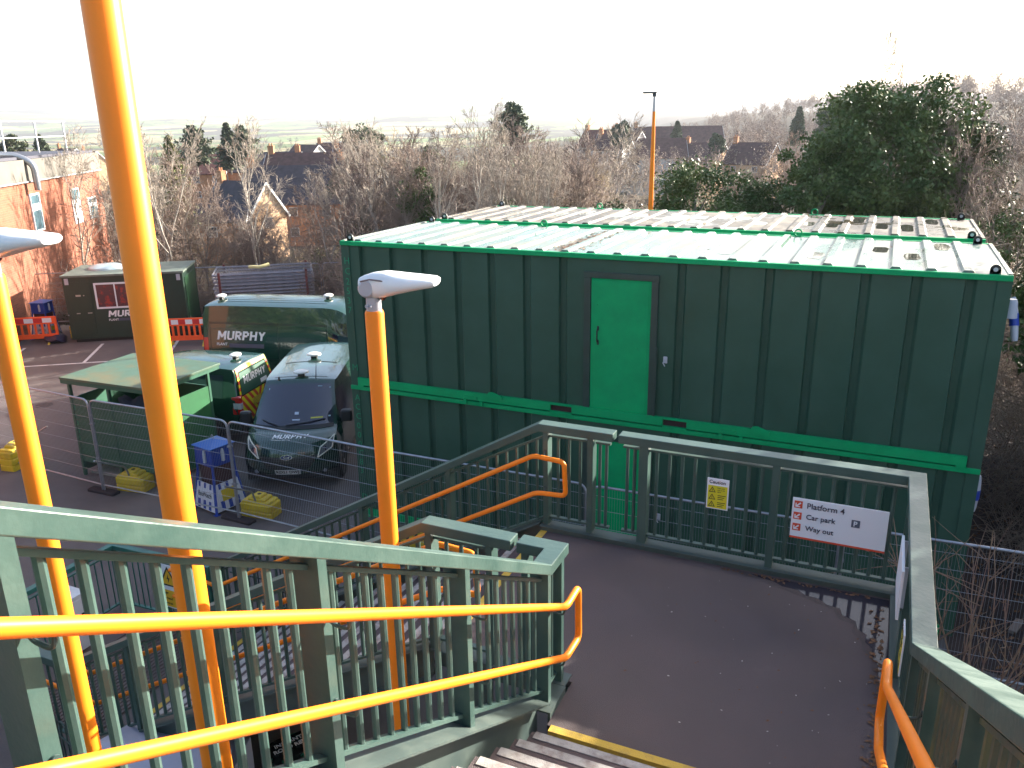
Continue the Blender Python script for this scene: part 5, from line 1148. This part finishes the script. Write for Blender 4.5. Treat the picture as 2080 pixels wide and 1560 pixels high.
# undergrowth right of the containers
def rb(rg, n): x = rg.uniform(10.8, 19, n); y = rg.uniform(2, 12, n); return np.stack([x, y, .05+2.6*rg.random(n)**1.5*np.clip((y-3)/6, .15, 1)], 1)
brush('brush', 14000, rb, .34, TWIG, 'shaded twiggy brush right of the containers', 34)
leafband(6000, lambda rg, n: np.stack([rg.uniform(10.4, 19, n), rg.uniform(-3, 9, n), .02+.05*rg.random(n)], 1), lm, 'fallen leaves on the dark ground right of the containers', 35, .035)
# bush close to the right hand railing
rg = np.random.default_rng(5)
t = thing('bare_bush', 'leafless bush with long pinkish upright twigs outside the right hand railing', 'bush', (9.85, -2.75, 0)); S0 = []
RT = mat('twig_pinkish', (.23, .12, .10), .7, col2=(.30, .2, .12), vs=3)
def bpath(p, d, L, r, n):
    pts = [p]
    for i in range(n): d = d+rg.normal(0, .07, 3)+np.array([0, 0, .03]); d /= np.linalg.norm(d); pts.append(pts[-1]+d*L/n); S0.append((pts[-2], pts[-1], r*(1-i/n*.7), r*(1-(i+1)/n*.7)))
    return pts, d
for i in range(16):
    a = rg.random()*6.283; d = np.array([math.cos(a)*.42, math.sin(a)*.42, 1.]); L = rg.uniform(2.4, 3.7); pts, d_ = bpath(np.array([rg.normal(0, .12), rg.normal(0, .12), -.05]), d, L, .014, 9)
    for j in range(7):
        q = pts[rg.integers(3, 9)]; e = d_+rg.normal(0, .55, 3); bpath(q, e, rg.uniform(.3, 1.0), .006, 4)
V, F = seg_mesh(np.array([s[0] for s in S0]), np.array([s[1] for s in S0]), np.array([s[2] for s in S0]), np.array([s[3] for s in S0]), 5); npmesh('branches', V, F, RT, t, smooth=True)
# evergreens and conifers farther away
far = [('cone', 368, 75, 268, 470, LFY, 'bright yellow green conifer beyond the cabin', .28), ('cedar', 402, 110, 262, 350, LFD, 'flat topped cedar in the middle distance at the left', .55), ('cone', 470, 120, 246, 350, LFD, 'dark conifer behind the pale grey bare tree', .33),
       ('cedar', 500, 118, 262, 350, LFD, 'grey green pine beside the dark conifer', .45), ('round', 745, 85, 252, 380, LFD, 'dark rounded pine left of the containers roofline', .36), ('cedar', 1042, 70, 215, 310, LFD, 'dark pine with ragged top above the bare trees', .5),
       ('round', 880, 60, 300, 400, LF, 'ivy covered trunk among the bare trees', .25), ('round', 1262, 170, 246, 310, LFD, 'dark rounded tree behind the white houses', .30), ('cone', 1374, 200, 246, 300, LFD, 'small dark conifer above the long brown roof', .34), ('round', 1455, 150, 272, 320, LFD, 'dark holly beside the long brown roof', .32),
       ('round', 1692, 130, 205, 330, LFD, 'dark ivy crown on the skyline left of the ivy clad tree', .3), ('cone', 90, 130, 272, 340, LFD, 'dusky conifer behind the brick building roof rail', .45), ('round', 30, 150, 275, 340, LFM, 'olive crown at the far left skyline', .5), ('cone', 690, 95, 335, 400, LFD, 'squat dark conifer among the tiled roofs', .5), ('cone', 1618, 160, 215, 300, LFD, 'pointed conifer on the right skyline', .3)]
for i, (sh, X, dep, Yt, Yb, m_, lb_, wr) in enumerate(far):
    p = px(X, Yb, dep); h = px(X, Yt, dep).z-p.z; evergreen(p.x, p.y, h, h*wr, lb_, 50+i, 5200, m_, max(.09, dep*.0022), z=p.z, nc=60, cr_=h*.1, shape=sh, trunkr=h*.02)
# bare trees in the middle distance
mid = []
rg = np.random.default_rng(77)
for i in range(46):
    dep = 48+i*2.6; X = (i*733+150) % 2300-110; p = px(X, 300, dep); z0 = tzs(p.x, p.y); h = rg.uniform(7, 11)*(1.25 if X > 1200 else .95 if X > 740 else .58)
    t = bare_tree((0, 2, 4, 1, 3)[i % 5], p.x, p.y, h, 'leafless garden tree among the houses, one of many alike', z=z0, wide=1.0, grp='leafless garden trees among the houses')
# far woodland masses: one object
def wood(n, fpos, hs, m, label, seed, ks=(0, 2, 4)):
    rg = np.random.default_rng(seed); VV = []; FF = []; o = 0
    pro = []
    for k in ks:
        V1, F1 = PR[k][2], PR[k][3]; H0 = V1[:, 2].max(); nt_ = len(V1)//6; keep = rg.random(nt_) < .10
        A = V1.reshape(nt_, 6, 3)[keep].copy(); c = A.mean(1, keepdims=True); ax = np.concatenate([A[:, :3].mean(1, keepdims=True).repeat(3, 1), A[:, 3:].mean(1, keepdims=True).repeat(3, 1)], 1); A = ax+(A-ax)*7
        pro.append((A.reshape(-1, 3)/H0, np.arange(len(A))[:, None, None]*6+np.array([[0, 1, 4, 3], [1, 2, 5, 4], [2, 0, 3, 5]])[None]))
    for i in range(n):
        x, y = fpos(rg, i); h = rg.uniform(*hs); V, F = pro[i % len(pro)]; a = rg.random()*6.28; ca, sa = math.cos(a), math.sin(a); Rm = np.array([[ca, sa, 0], [-sa, ca, 0], [0, 0, 1]])
        VV.append((V@Rm)*np.array([h*1.0, h*1.0, h])+np.array([x, y, tzs(x, y)])); FF.append(F.reshape(-1, 4)+o); o += len(V)
    return tag(npmesh('woodland', np.concatenate(VV), np.concatenate(FF), m), label, 'woodland', kind='stuff')
def fp(t0, t1, l0, l1):
    def f(rg, i): t_ = rg.uniform(t0, t1); l = rg.uniform(l0, l1)*t_; return CAM.x+uf.x*t_+ur.x*l, CAM.y+uf.y*t_+ur.y*l
    return f
wood(240, fp(170, 420, -.66, .12), (6, 9.5), TWIGG, 'far brownish woods and hedgerows in the valley', 41)
wood(900, fp(150, 640, .03, .76), (9, 14), TWIG, 'grey brown woods covering the hill on the right', 42)
wood(90, fp(500, 1100, -.66, .2), (9, 14), mat('far_wood', (.075, .07, .055), .95), 'distant dark woods across the valley', 43)
# trees outside the right of the view that shade the landing
for i, (x, y, h, k) in enumerate([(17.5, 8.5, 10.5, 0), (20, 4.0, 10, 4), (23, 9.5, 12, 2), (16.5, 3.2, 8, 2), (25, 3, 11, 0)]):
    bare_tree(k, x, y, h, 'tall bare tree outside the right of the view shading the stairs', z=0, wide=1.0, grp='shade trees right of the view')
for i, (x, y, h, w_) in enumerate([(13.4, 4.0, 7.6, 1.5), (15.3, 4.0, 8.5, 1.7), (17.4, 3.6, 9.4, 1.7), (14.4, 1.6, 7.6, 1.3), (12.55, 2.4, 7.0, .95), (19.6, 3.0, 9.5, 2.0), (22, 1.0, 9.5, 2.2), (18.2, -.6, 7.0, 1.9), (13.0, 6.2, 5.0, 1.3), (13.0, 9.2, 5.6, 1.5)]): evergreen(x, y, h, w_, ['slim laurel', 'dense holly', 'tall ivy covered tree', 'low laurel', 'narrow yew', 'broad holly', 'rounded yew', 'broad laurel', 'low holly', 'squat yew'][i]+' right of the containers, outside the view, shading the landing', 90+i, 22000, z=0, nc=120, size=.11, cr_=.5, shape='round')
# added behind the viewpoint to darken reflections: the stairs' footbridge and unseen trees
t = thing('footbridge_span', 'green steel footbridge span behind the viewpoint that the stairs lead up to', 'footbridge', (7.8, -20, 0))
m = MB(); m.box(6.3, 9.3, -34, -13.2, 5.95, 6.2); m.build('deck', deckm, t, world=True)
for x_ in (6.3, 9.22): m = MB(); m.box(x_, x_+.08, -34, -13.2, 6.203, 7.6); m.build('parapet', CG, t, world=True)
for y_ in (-15, -24, -33):
    for x_ in (6.5, 9.1): m = MB(); m.box(x_-.15, x_+.15, y_-.15, y_+.15, 0, 5.947); m.build('column', STEEL, t, world=True)
for i, (x, y, h, w_) in enumerate([(-26, -19, 9, 3.4), (-19, -22, 10, 3.6), (-12, -23, 9, 3.4), (-5, -25, 10, 3.8), (2, -27, 10, 3.6), (15, -22, 10, 3.8), (21, -17, 9, 3.2)]): evergreen(x, y, h, w_, ['westernmost', 'second', 'third', 'fourth', 'fifth', 'sixth', 'easternmost'][i]+' unseen evergreen added behind the viewpoint to darken reflections, counted from the west', 130+i, 7000, z=0, nc=90, size=.24, cr_=.9)
# ================================================================ BRICK BUILDING
BRICK = bpy.data.materials.new('brick_orange'); BRICK.use_nodes = True; n = BRICK.node_tree.nodes; l_ = BRICK.node_tree.links; b_ = n['Principled BSDF']; b_.inputs['Roughness'].default_value = .9
tc = n.new('ShaderNodeTexCoord'); mp = n.new('ShaderNodeMapping'); mp.inputs['Rotation'].default_value = (R(90), 0, 0); l_.new(tc.outputs['Object'], mp.inputs[0])
br = n.new('ShaderNodeTexBrick'); br.inputs['Scale'].default_value = 4.4; br.inputs['Color1'].default_value = (.28, .092, .048, 1); br.inputs['Color2'].default_value = (.20, .068, .038, 1); br.inputs['Mortar'].default_value = (.27, .17, .12, 1); br.inputs['Mortar Size'].default_value = .012
br.inputs['Row Height'].default_value = .33; br.inputs['Brick Width'].default_value = 1.0; l_.new(mp.outputs[0], br.inputs[0]); l_.new(br.outputs[0], b_.inputs['Base Color'])
MT['brick_orange'] = BRICK
az = R(123.5); dep = 38; pr_ = px(199, 343.6, dep); zt_ = pr_.z; bx = Vector((math.cos(az), math.sin(az)))
# local frame: x runs along the wall towards the viewer's left (near end), y into the building
t = thing('brick_building', 'orange brick building with slot windows and metal roof rail at the left', 'building', (pr_.x, pr_.y, -3.5), az+math.pi)
H_ = zt_+3.5; Lb = 26; m = MB(); m.box(0, Lb, -12, 0, 0, H_)      # facade is the y=0 plane, facing +y in this frame
t.rotation_euler = (0, 0, az+math.pi)
nrm = Vector((math.cos(az+math.pi+math.pi/2), math.sin(az+math.pi+math.pi/2)))
sgn = 1 if nrm.dot(Vector((CAM.x-pr_.x, CAM.y-pr_.y))) > 0 else -1
wl = m.build('wall', BRICK, t)
m = MB(); m.box(-.06, Lb, -11.9, .10, H_+.003, H_+.75); m.build('roof_band', mat('roof_band', (.125, .115, .10), .7, var=.15, vs=.8), t)
m = MB(); m.box(-.1, Lb, -12, .14, H_-.05, H_+.0); m.build('coping', mat('coping_white', (.3, .3, .3), .6), t)
m = MB(); m.box(0, Lb, -11.8, -.1, H_+.753, H_+.85); m.build('roof', mat('roof_dark', (.05, .05, .07), .7), t)
# windows placed by measuring the photograph, as distances along the wall
def along(X, Y):
    d = fw+rt*((X-1040)/FPX)-up*((Y-780)/FPX); n2 = Vector((-bx.y, bx.x)); k = (Vector((pr_.x-CAM.x, pr_.y-CAM.y)).dot(n2))/(Vector((d.x, d.y)).dot(n2)); p = CAM+d*k
    return -(Vector((p.x-pr_.x, p.y-pr_.y)).dot(bx)), p.z+3.5
for i, (X0, Y0, X1, Y1) in enumerate([(57, 395, 90, 466), (140, 384, 168, 450), (176, 402, 199, 440)]):
    a0, z1 = along(X0, Y0); a1, z0 = along(X1, Y1); a0, a1 = sorted((a0, a1)); m = MB()
    for q in ((a0, a1, z0, z0+.06), (a0, a1, z1-.06, z1), (a0, a0+.06, z0+.06, z1-.06), (a1-.06, a1, z0+.06, z1-.06)): m.box(q[0], q[1], .002, .05, q[2], q[3])
    w_ = m.build('window', mat('frame_white', (.7, .7, .72), .5), t)
    m = MB(); m.box(a0+.06, a1-.06, .002, .02, z0+.06, z1-.06); m.build('pane', mat('pane_teal', (.08, .14, .17), .08, spec=.9), w_)
    zz = z0+(z1-z0)*(.55 if i != 1 else .05); m = MB(); m.box(a0+.06, a1-.06, .021, .03, zz, zz+(z1-z0)*(.18 if i != 1 else .62)); m.build('blind', mat('blind_white', (.75, .75, .78), .6), w_)
m = MB(); a0, z0 = along(5, 325)
for k in range(8): a_ = 1.5+k*3.2; m.tube([(a_, -.7, H_+.9), (a_, -.7, H_+2.1)], .035, 6)
for z in (H_+1.5, H_+2.1): m.tube([(1.2, -.7, z), (Lb, -.7, z)], .03, 6)
m.build('roof_rail', mat('rail_pale', (.5, .5, .52), .4, metal=.5), t)
a0, z0 = along(48, 350); m = MB(); m.tube(round_path([(a0+2.4, -.9, H_+.95), (a0+.4, -.8, H_+.95), (a0, -.2, H_+.92), (a0-.1, .35, H_+.6), (a0-.1, .35, H_-.35)], .25), .12, 12); m.build('duct', mat('duct_silver', (.35, .36, .38), .3, metal=.8), t, smooth=True)
t.location = (pr_.x, pr_.y, -3.5)
# ================================================================ HOUSES
TILE = mat('roof_tile_brown', (.075, .038, .036), .85, var=.3, vs=1.5); TILED = mat('roof_tile_dark', (.040, .034, .045), .8, var=.25, vs=1.5); TILER = mat('roof_tile_red', (.12, .045, .035), .85, var=.3, vs=1.5)
REND = mat('render_white', (.55, .54, .52), .8, var=.06); BRO = mat('brick_far', (.42, .20, .10), .9, var=.2, vs=3); BRP = mat('brick_pale', (.50, .32, .19), .9, var=.15, vs=3); WINM = mat('window_far', (.05, .06, .08), .15); GUT = mat('fascia_white', (.6, .6, .6), .6)
def house(X, Y, dep, w, d, he, hr, rz, wall, roof, label, chim=1, wins=3, gable=True):
    """centre of the eaves line seen at pixel (X, Y); w along x (ridge), d deep, eaves he above its ground, ridge hr above eaves"""
    p = px(X, Y, dep); t = thing('house', label, 'house', (p.x, p.y, p.z-he), R(rz), 'houses beyond the trees')
    m = MB(); m.box(-w/2, w/2, -d/2, d/2, -3, he)
    for s_ in (-1, 1): m.add([(s_*w/2, -d/2, he), (s_*w/2, d/2, he), (s_*w/2, 0, he+hr)], [(0, 1, 2) if s_ > 0 else (2, 1, 0)])
    m.build('wall', wall, t)
    m = MB(); o = .35; e = hr/(d/2)*o
    for s_ in (-1, 1): m.prism([(-w/2-.25, s_*(d/2+o), he-e+.03), (w/2+.25, s_*(d/2+o), he-e+.03), (w/2+.25, 0, he+hr+.03), (-w/2-.25, 0, he+hr+.03)], (0, 0, .14))
    rf = m.build('roof', roof, t)
    m = MB()
    for s_ in (-1, 1):
        for q in (-1, 1): m.bar((s_*(w/2+.27), q*(d/2+o), he-e+.03), (s_*(w/2+.27), 0, he+hr+.03), .05, .25)
    m.build('bargeboard', GUT, t)
    for k in range(chim):
        cx = (-w/2+.5) if k == 0 else w/2-.5; m = MB(); m.box(cx-.45, cx+.45, -.3, .3, he+hr*.5, he+hr+1.1); m.box(cx-.5, cx+.5, -.35, .35, he+hr+1.1, he+hr+1.22)
        for q in (-.2, .2): m.lathe((cx+q, 0, he+hr+1.22), [(.12, 0), (.1, .35)], 8)
        m.build('chimney', BRO, rf)
    for s_ in (-1, 1):
        for k in range(wins):
            x0 = -w/2+w*(k+.5)/wins-.55
            for z0 in ((he-1.7, he-4.3) if he > 4 else (he-1.7,)):
                m = MB(); m.box(x0, x0+1.1, s_*(d/2+.02)-.03, s_*(d/2+.02)+.03, z0, z0+1.15); f = m.build('window', GUT, t); m = MB(); m.box(x0+.08, x0+1.02, s_*(d/2+.05)-.012, s_*(d/2+.05)+.012, z0+.08, z0+1.07); m.build('pane', WINM, f)
    for s_ in (-1, 1):
        m = MB(); m.box(s_*(w/2+.02)-.03, s_*(w/2+.02)+.03, -.5, .5, he-1.5, he-.3); f = m.build('window', GUT, t); m = MB(); m.box(s_*(w/2+.05)-.012, s_*(w/2+.05)+.012, -.42, .42, he-1.42, he-.38); m.build('pane', WINM, f)
    return t
V0 = 114.6     # view azimuth
hs = [(497, 432, 62, 8, 5.2, 4.8, 3.4, 350, BRP, TILED, 'pale brick house with a steep sunlit gable behind the bare trees', 1, 2), (640, 405, 72, 17, 9, 5, 4.3, 28, BRO, TILED, 'long house with a wide dark slate roof left of the containers', 2, 4), (640, 352, 84, 14, 8, 5, 3.0, 24, BRO, TILE, 'long low brown roofed house above the slate one', 1, 3),
      (720, 368, 80, 6, 6, 5, 3, 350, BRP, TILED, 'small gabled house end with pale brick left of the container roofs', 1, 1), (672, 352, 96, 8, 7, 5, 3.4, 345, BRP, TILE, 'tan brick house with one gable turned right', 0, 2), (625, 323, 130, 9, 7, 5, 3.2, 345, REND, TILE, 'white gabled house in the middle distance', 0, 2),
      (688, 318, 135, 10, 7, 5, 3.2, 25, REND, TILE, 'white house with brown roof and two chimneys in the distance', 2, 3), (722, 335, 110, 8, 7, 5, 3.5, 35, BRP, TILE, 'tan house beside the dark rounded pine', 1, 2), (530, 345, 100, 15, 8, 5, 3.0, 28, BRO, TILED, 'row of dark roofs behind the pale grey bare tree', 2, 4), (405, 350, 98, 10, 7, 5, 3, 34, BRO, TILER, 'red brown roofed house beyond the cabin', 1, 3),
      (415, 340, 120, 9, 6, 5, 2.8, 345, REND, TILED, 'pale house with dark slate roof behind the red one', 1, 2), (140, 325, 150, 9, 7, 4.5, 3, 350, REND, TILE, 'small white gabled cottage above the brick building', 1, 2), (185, 330, 150, 8, 6, 4.5, 3, 345, BRP, TILE, 'tan cottage right of the small white one', 1, 2), (440, 445, 60, 7, 5, 2.8, 1.6, 30, BRO, TILED, 'low brick garage beneath the bare trees', 0, 1),
      (1222, 296, 125, 9, 7, 6, 3.4, 345, REND, TILER, 'leftmost white house with red chimneys on the far slope', 2, 2), (1246, 302, 118, 7, 6, 6, 3, 352, REND, TILE, 'white gabled house in the bright cluster on the slope', 1, 2), (1272, 296, 122, 8, 6, 6, 3, 340, REND, TILE, 'white house with several gables in the bright cluster', 1, 2),
      (1375, 288, 150, 24, 9, 4, 4, 22, BRO, TILE, 'long brown hipped roof right of the slender lamp post', 1, 6), (1330, 318, 120, 13, 8, 5, 3.8, 22, REND, TILE, 'white walled house under a brown roof behind the slender lamp post', 1, 3), (1430, 322, 118, 9, 7, 5, 3.2, 345, BRP, TILE, 'pale house with tan gable above the round bush', 1, 2), (1530, 330, 105, 9, 7, 5, 3.6, 340, BRP, TILE, 'house with ochre roof end left of the ivy clad tree', 1, 2), (1215, 330, 130, 5, 5, 4, 2.4, 350, REND, TILE, 'small white outbuilding below the bright cluster', 0, 1)]
for h_ in hs: house(h_[0], h_[1], h_[2]*1.52, *h_[3:11], chim=h_[11], wins=h_[12])
q = MB(); q.add([(x, y, .006) for x, y in ((10.0, -.6), (24, -3), (24, 14.4), (9.4, 14.4))], [(0, 1, 2, 3)]); tag(q.build('earth_bank', mat('dark_earth', (.032, .020, .020), .95, col2=(.06, .035, .028), vs=2, vfac=(.45, .7), bump=.8, bs=12), loc=(0, 0, 0)), kind='structure')
# ================================================================ SMALL THINGS ROUND THE STAIRS
t = thing('utility_cabinet', 'white metal cabinet standing by the teal railing at the bottom left', 'cabinet', (-1.34, -5.18, 0), 0)
m = MB(); m.box(-.22, .22, -.14, .14, .08, .90); m.build('body', mat('cabinet_white', (.62, .6, .6), .5, var=.06), t, bevel=.01)
m = MB(); m.box(-.23, .23, -.15, .15, .905, .93); m.build('lid', mat('cabinet_white', (.6, .6, .6), .5), t)
m = MB(); m.box(.222, .228, -.12, .12, .14, .86); dd = m.build('door', mat('cabinet_white', (.6, .6, .6), .5), t)
m = MB(); m.box(.23, .25, .02, .1, .62, .64); m.box(.23, .25, .02, .1, .34, .36); m.build('latch', BLK, dd)
c0 = pz(330, 1530, .75)
t = thing('grey_sheet', 'pale grey sheet folded like a low gable beneath the stairs', 'sheet', (c0.x, c0.y, 0), R(20))
m = MB(); m.add([(-.75, -.6, .55), (.75, -.6, .5), (-.75, .05, .82), (.75, .05, .78), (-.75, .7, .52), (.75, .7, .5)], [(0, 1, 3, 2), (2, 3, 5, 4)]); m.box(-.7, .7, -.5, .6, 0, .48); m.build('sheet', mat('sheet_lilac', (.38, .38, .46), .6, var=.05), t)
c0 = pz(600, 1520, .12)
t = thing('repair_bag', 'dark green plastic bag of road repair mix lying under the upper stairs', 'bag', (c0.x, c0.y, 0), R(60))
m = MB(); m.grid(lambda a, b: (.36*math.copysign(abs(math.cos(6.283*a))**.6, math.cos(6.283*a))*max(0,math.sin(3.1416*b))**.5, .24*math.copysign(abs(math.sin(6.283*a))**.6, math.sin(6.283*a))*max(0,math.sin(3.1416*b))**.5, .1-.09*math.cos(3.1416*b)+.012*math.sin(25*a)+.008*math.sin(40*b)), 30, 12); m.build('bag', mat('bag_green_black', (.008, .012, .012), .25, col2=(.01, .14, .08), vs=5, vfac=(.55, .6)), t, smooth=True)
m = MB(); text(m, 'INSTANT', (-.22, .03, .205), (1, 0, 0), (0, 1, 0), .06, bold=.02); text(m, 'ROAD REPAIR', (-.26, -.06, .205), (1, 0, 0), (0, 1, 0), .06, w=.5, bold=.02); m.build('lettering', MW, t)
t = thing('hoop_top_guard', 'low dark hoop topped guard rail below the near railing', 'guard rail', (.75, -6.95, 0), R(-12))
m = MB(); m.tube([(-.9, 0, .62), (.9, 0, .62)], .014, 6); m.tube([(-.9, 0, .2), (.9, 0, .2)], .014, 6); m.build('rail', BRKT, t)
for i in range(8):
    x0 = -.8+.21*i; m = MB(); m.tube(round_path([(x0, 0, .02), (x0, 0, .85), (x0+.13, 0, .85), (x0+.13, 0, .02)], .064, 5), .010, 6); m.build('hoop', BRKT, t, smooth=True)
t = thing('hoop_top_guard', 'low dark hoop topped guard rail beyond the foot of the far railing', 'guard rail', (.9, -3.4, 0), R(3))
m = MB(); m.tube([(-.9, 0, .62), (.9, 0, .62)], .014, 6); m.tube([(-.9, 0, .2), (.9, 0, .2)], .014, 6); m.build('rail', BRKT, t)
for i in range(8):
    x0 = -.8+.21*i; m = MB(); m.tube(round_path([(x0, 0, .02), (x0, 0, .95), (x0+.13, 0, .95), (x0+.13, 0, .02)], .064, 5), .010, 6); m.build('hoop', BRKT, t, smooth=True)
def connector(loc, rz, label, tilt=0):
    t = thing('power_connector', label, 'connector', loc, rz); t.rotation_euler = (tilt, 0, rz)
    m = MB(); m.lathe((0, 0, 0), [(.035, -.30), (.045, -.24), (.05, -.1)], 14); m.lathe((0, 0, 0), [(.055, .06), (.045, .2), (.03, .28)], 14); m.build('shell', mat('connector_white', (.5, .52, .6), .4), t, smooth=True)
    m = MB(); m.lathe((0, 0, 0), [(.058, -.1), (.058, .06)], 14); m.build('collar', mat('connector_blue', (.02, .06, .42), .4), t, smooth=True)
connector((10.10, .5, 2.05), 0, 'blue and white power connector hanging on the end of the lower container', R(8)); connector((10.2, .55, 4.55), .4, 'white and blue power connector at the end of the upper container', R(-20))
t = thing('floodlight', 'white bell shaped light fixed to the upper container end', 'light', (10.12, .35, 4.8)); m = MB(); m.lathe((0, 0, 0), [(.09, -.2), (.07, 0), (.055, .04)], 14); m.build('shade', mat('connector_white', (.5, .5, .5), .5), t, smooth=True); m = MB(); m.box(-.07, 0, -.02, .02, -.02, .02); m.build('arm', LUG, t)
for i, (x, y, L_, r_) in enumerate([(10.7, -2.2, .55, 20), (11.3, -1.5, .5, 5), (10.9, .6, .4, 70)]):
    t = thing('timber_offcut', ['longer pale timber offcut on the dark ground right of the landing', 'pale timber offcut beyond the longer one', 'short timber offcut by the container end'][i], 'timber', (x, y, 0), R(r_)); m = MB(); m.box(-L_/2, L_/2, -.05, .05, .005, .05); m.build('plank', mat('timber_pale', (.22, .17, .15), .8), t)
t = thing('pallet', 'dark pallet with stacked items beside the lower container end', 'pallet', (10.6, -3.3, 0), R(6)); m = MB()
for k in range(7): m.box(-.6+k*.18, -.49+k*.18, -.5, .5, .11, .13)
for y in (-.45, 0, .45): m.box(-.6, .6, y-.04, y+.04, 0, .108)
m.build('pallet', mat('timber_dark', (.07, .045, .045), .9), t)
# asphalt drain cover
t = thing('manhole_cover', 'round dark drain cover in the open asphalt left of the shelter', 'drain cover', tuple(pz(90, 823, 0).to_2d())+(0,)); m = MB(); m.lathe((0, 0, 0), [(.22, .001), (.22, .006)], 20); m.build('cover', mat('iron', (.04, .035, .035), .7), t)
# ================================================================ HAZE
hz = MB(); hz.box(-6500, 3500, -2500, 7600, -60, 150); hm = bpy.data.materials.new('haze'); hm.use_nodes = True; n = hm.node_tree.nodes; n.clear()
ho = n.new('ShaderNodeOutputMaterial'); hv = n.new('ShaderNodeVolumePrincipled'); hv.inputs['Color'].default_value = (.85, .9, 1, 1); hv.inputs['Density'].default_value = .00013; hv.inputs['Anisotropy'].default_value = .3
hm.node_tree.links.new(hv.outputs[0], ho.inputs['Volume'])
tag(hz.build('haze', hm, loc=(0, 0, 0)), 'pale winter haze filling the valley air', 'haze', kind='stuff')

for o in bpy.data.objects:
    if o.parent is None and 'label' in o and not 4 <= len(o['label'].split()) <= 16: print('LONG', o.name, len(o['label'].split()), o['label'])
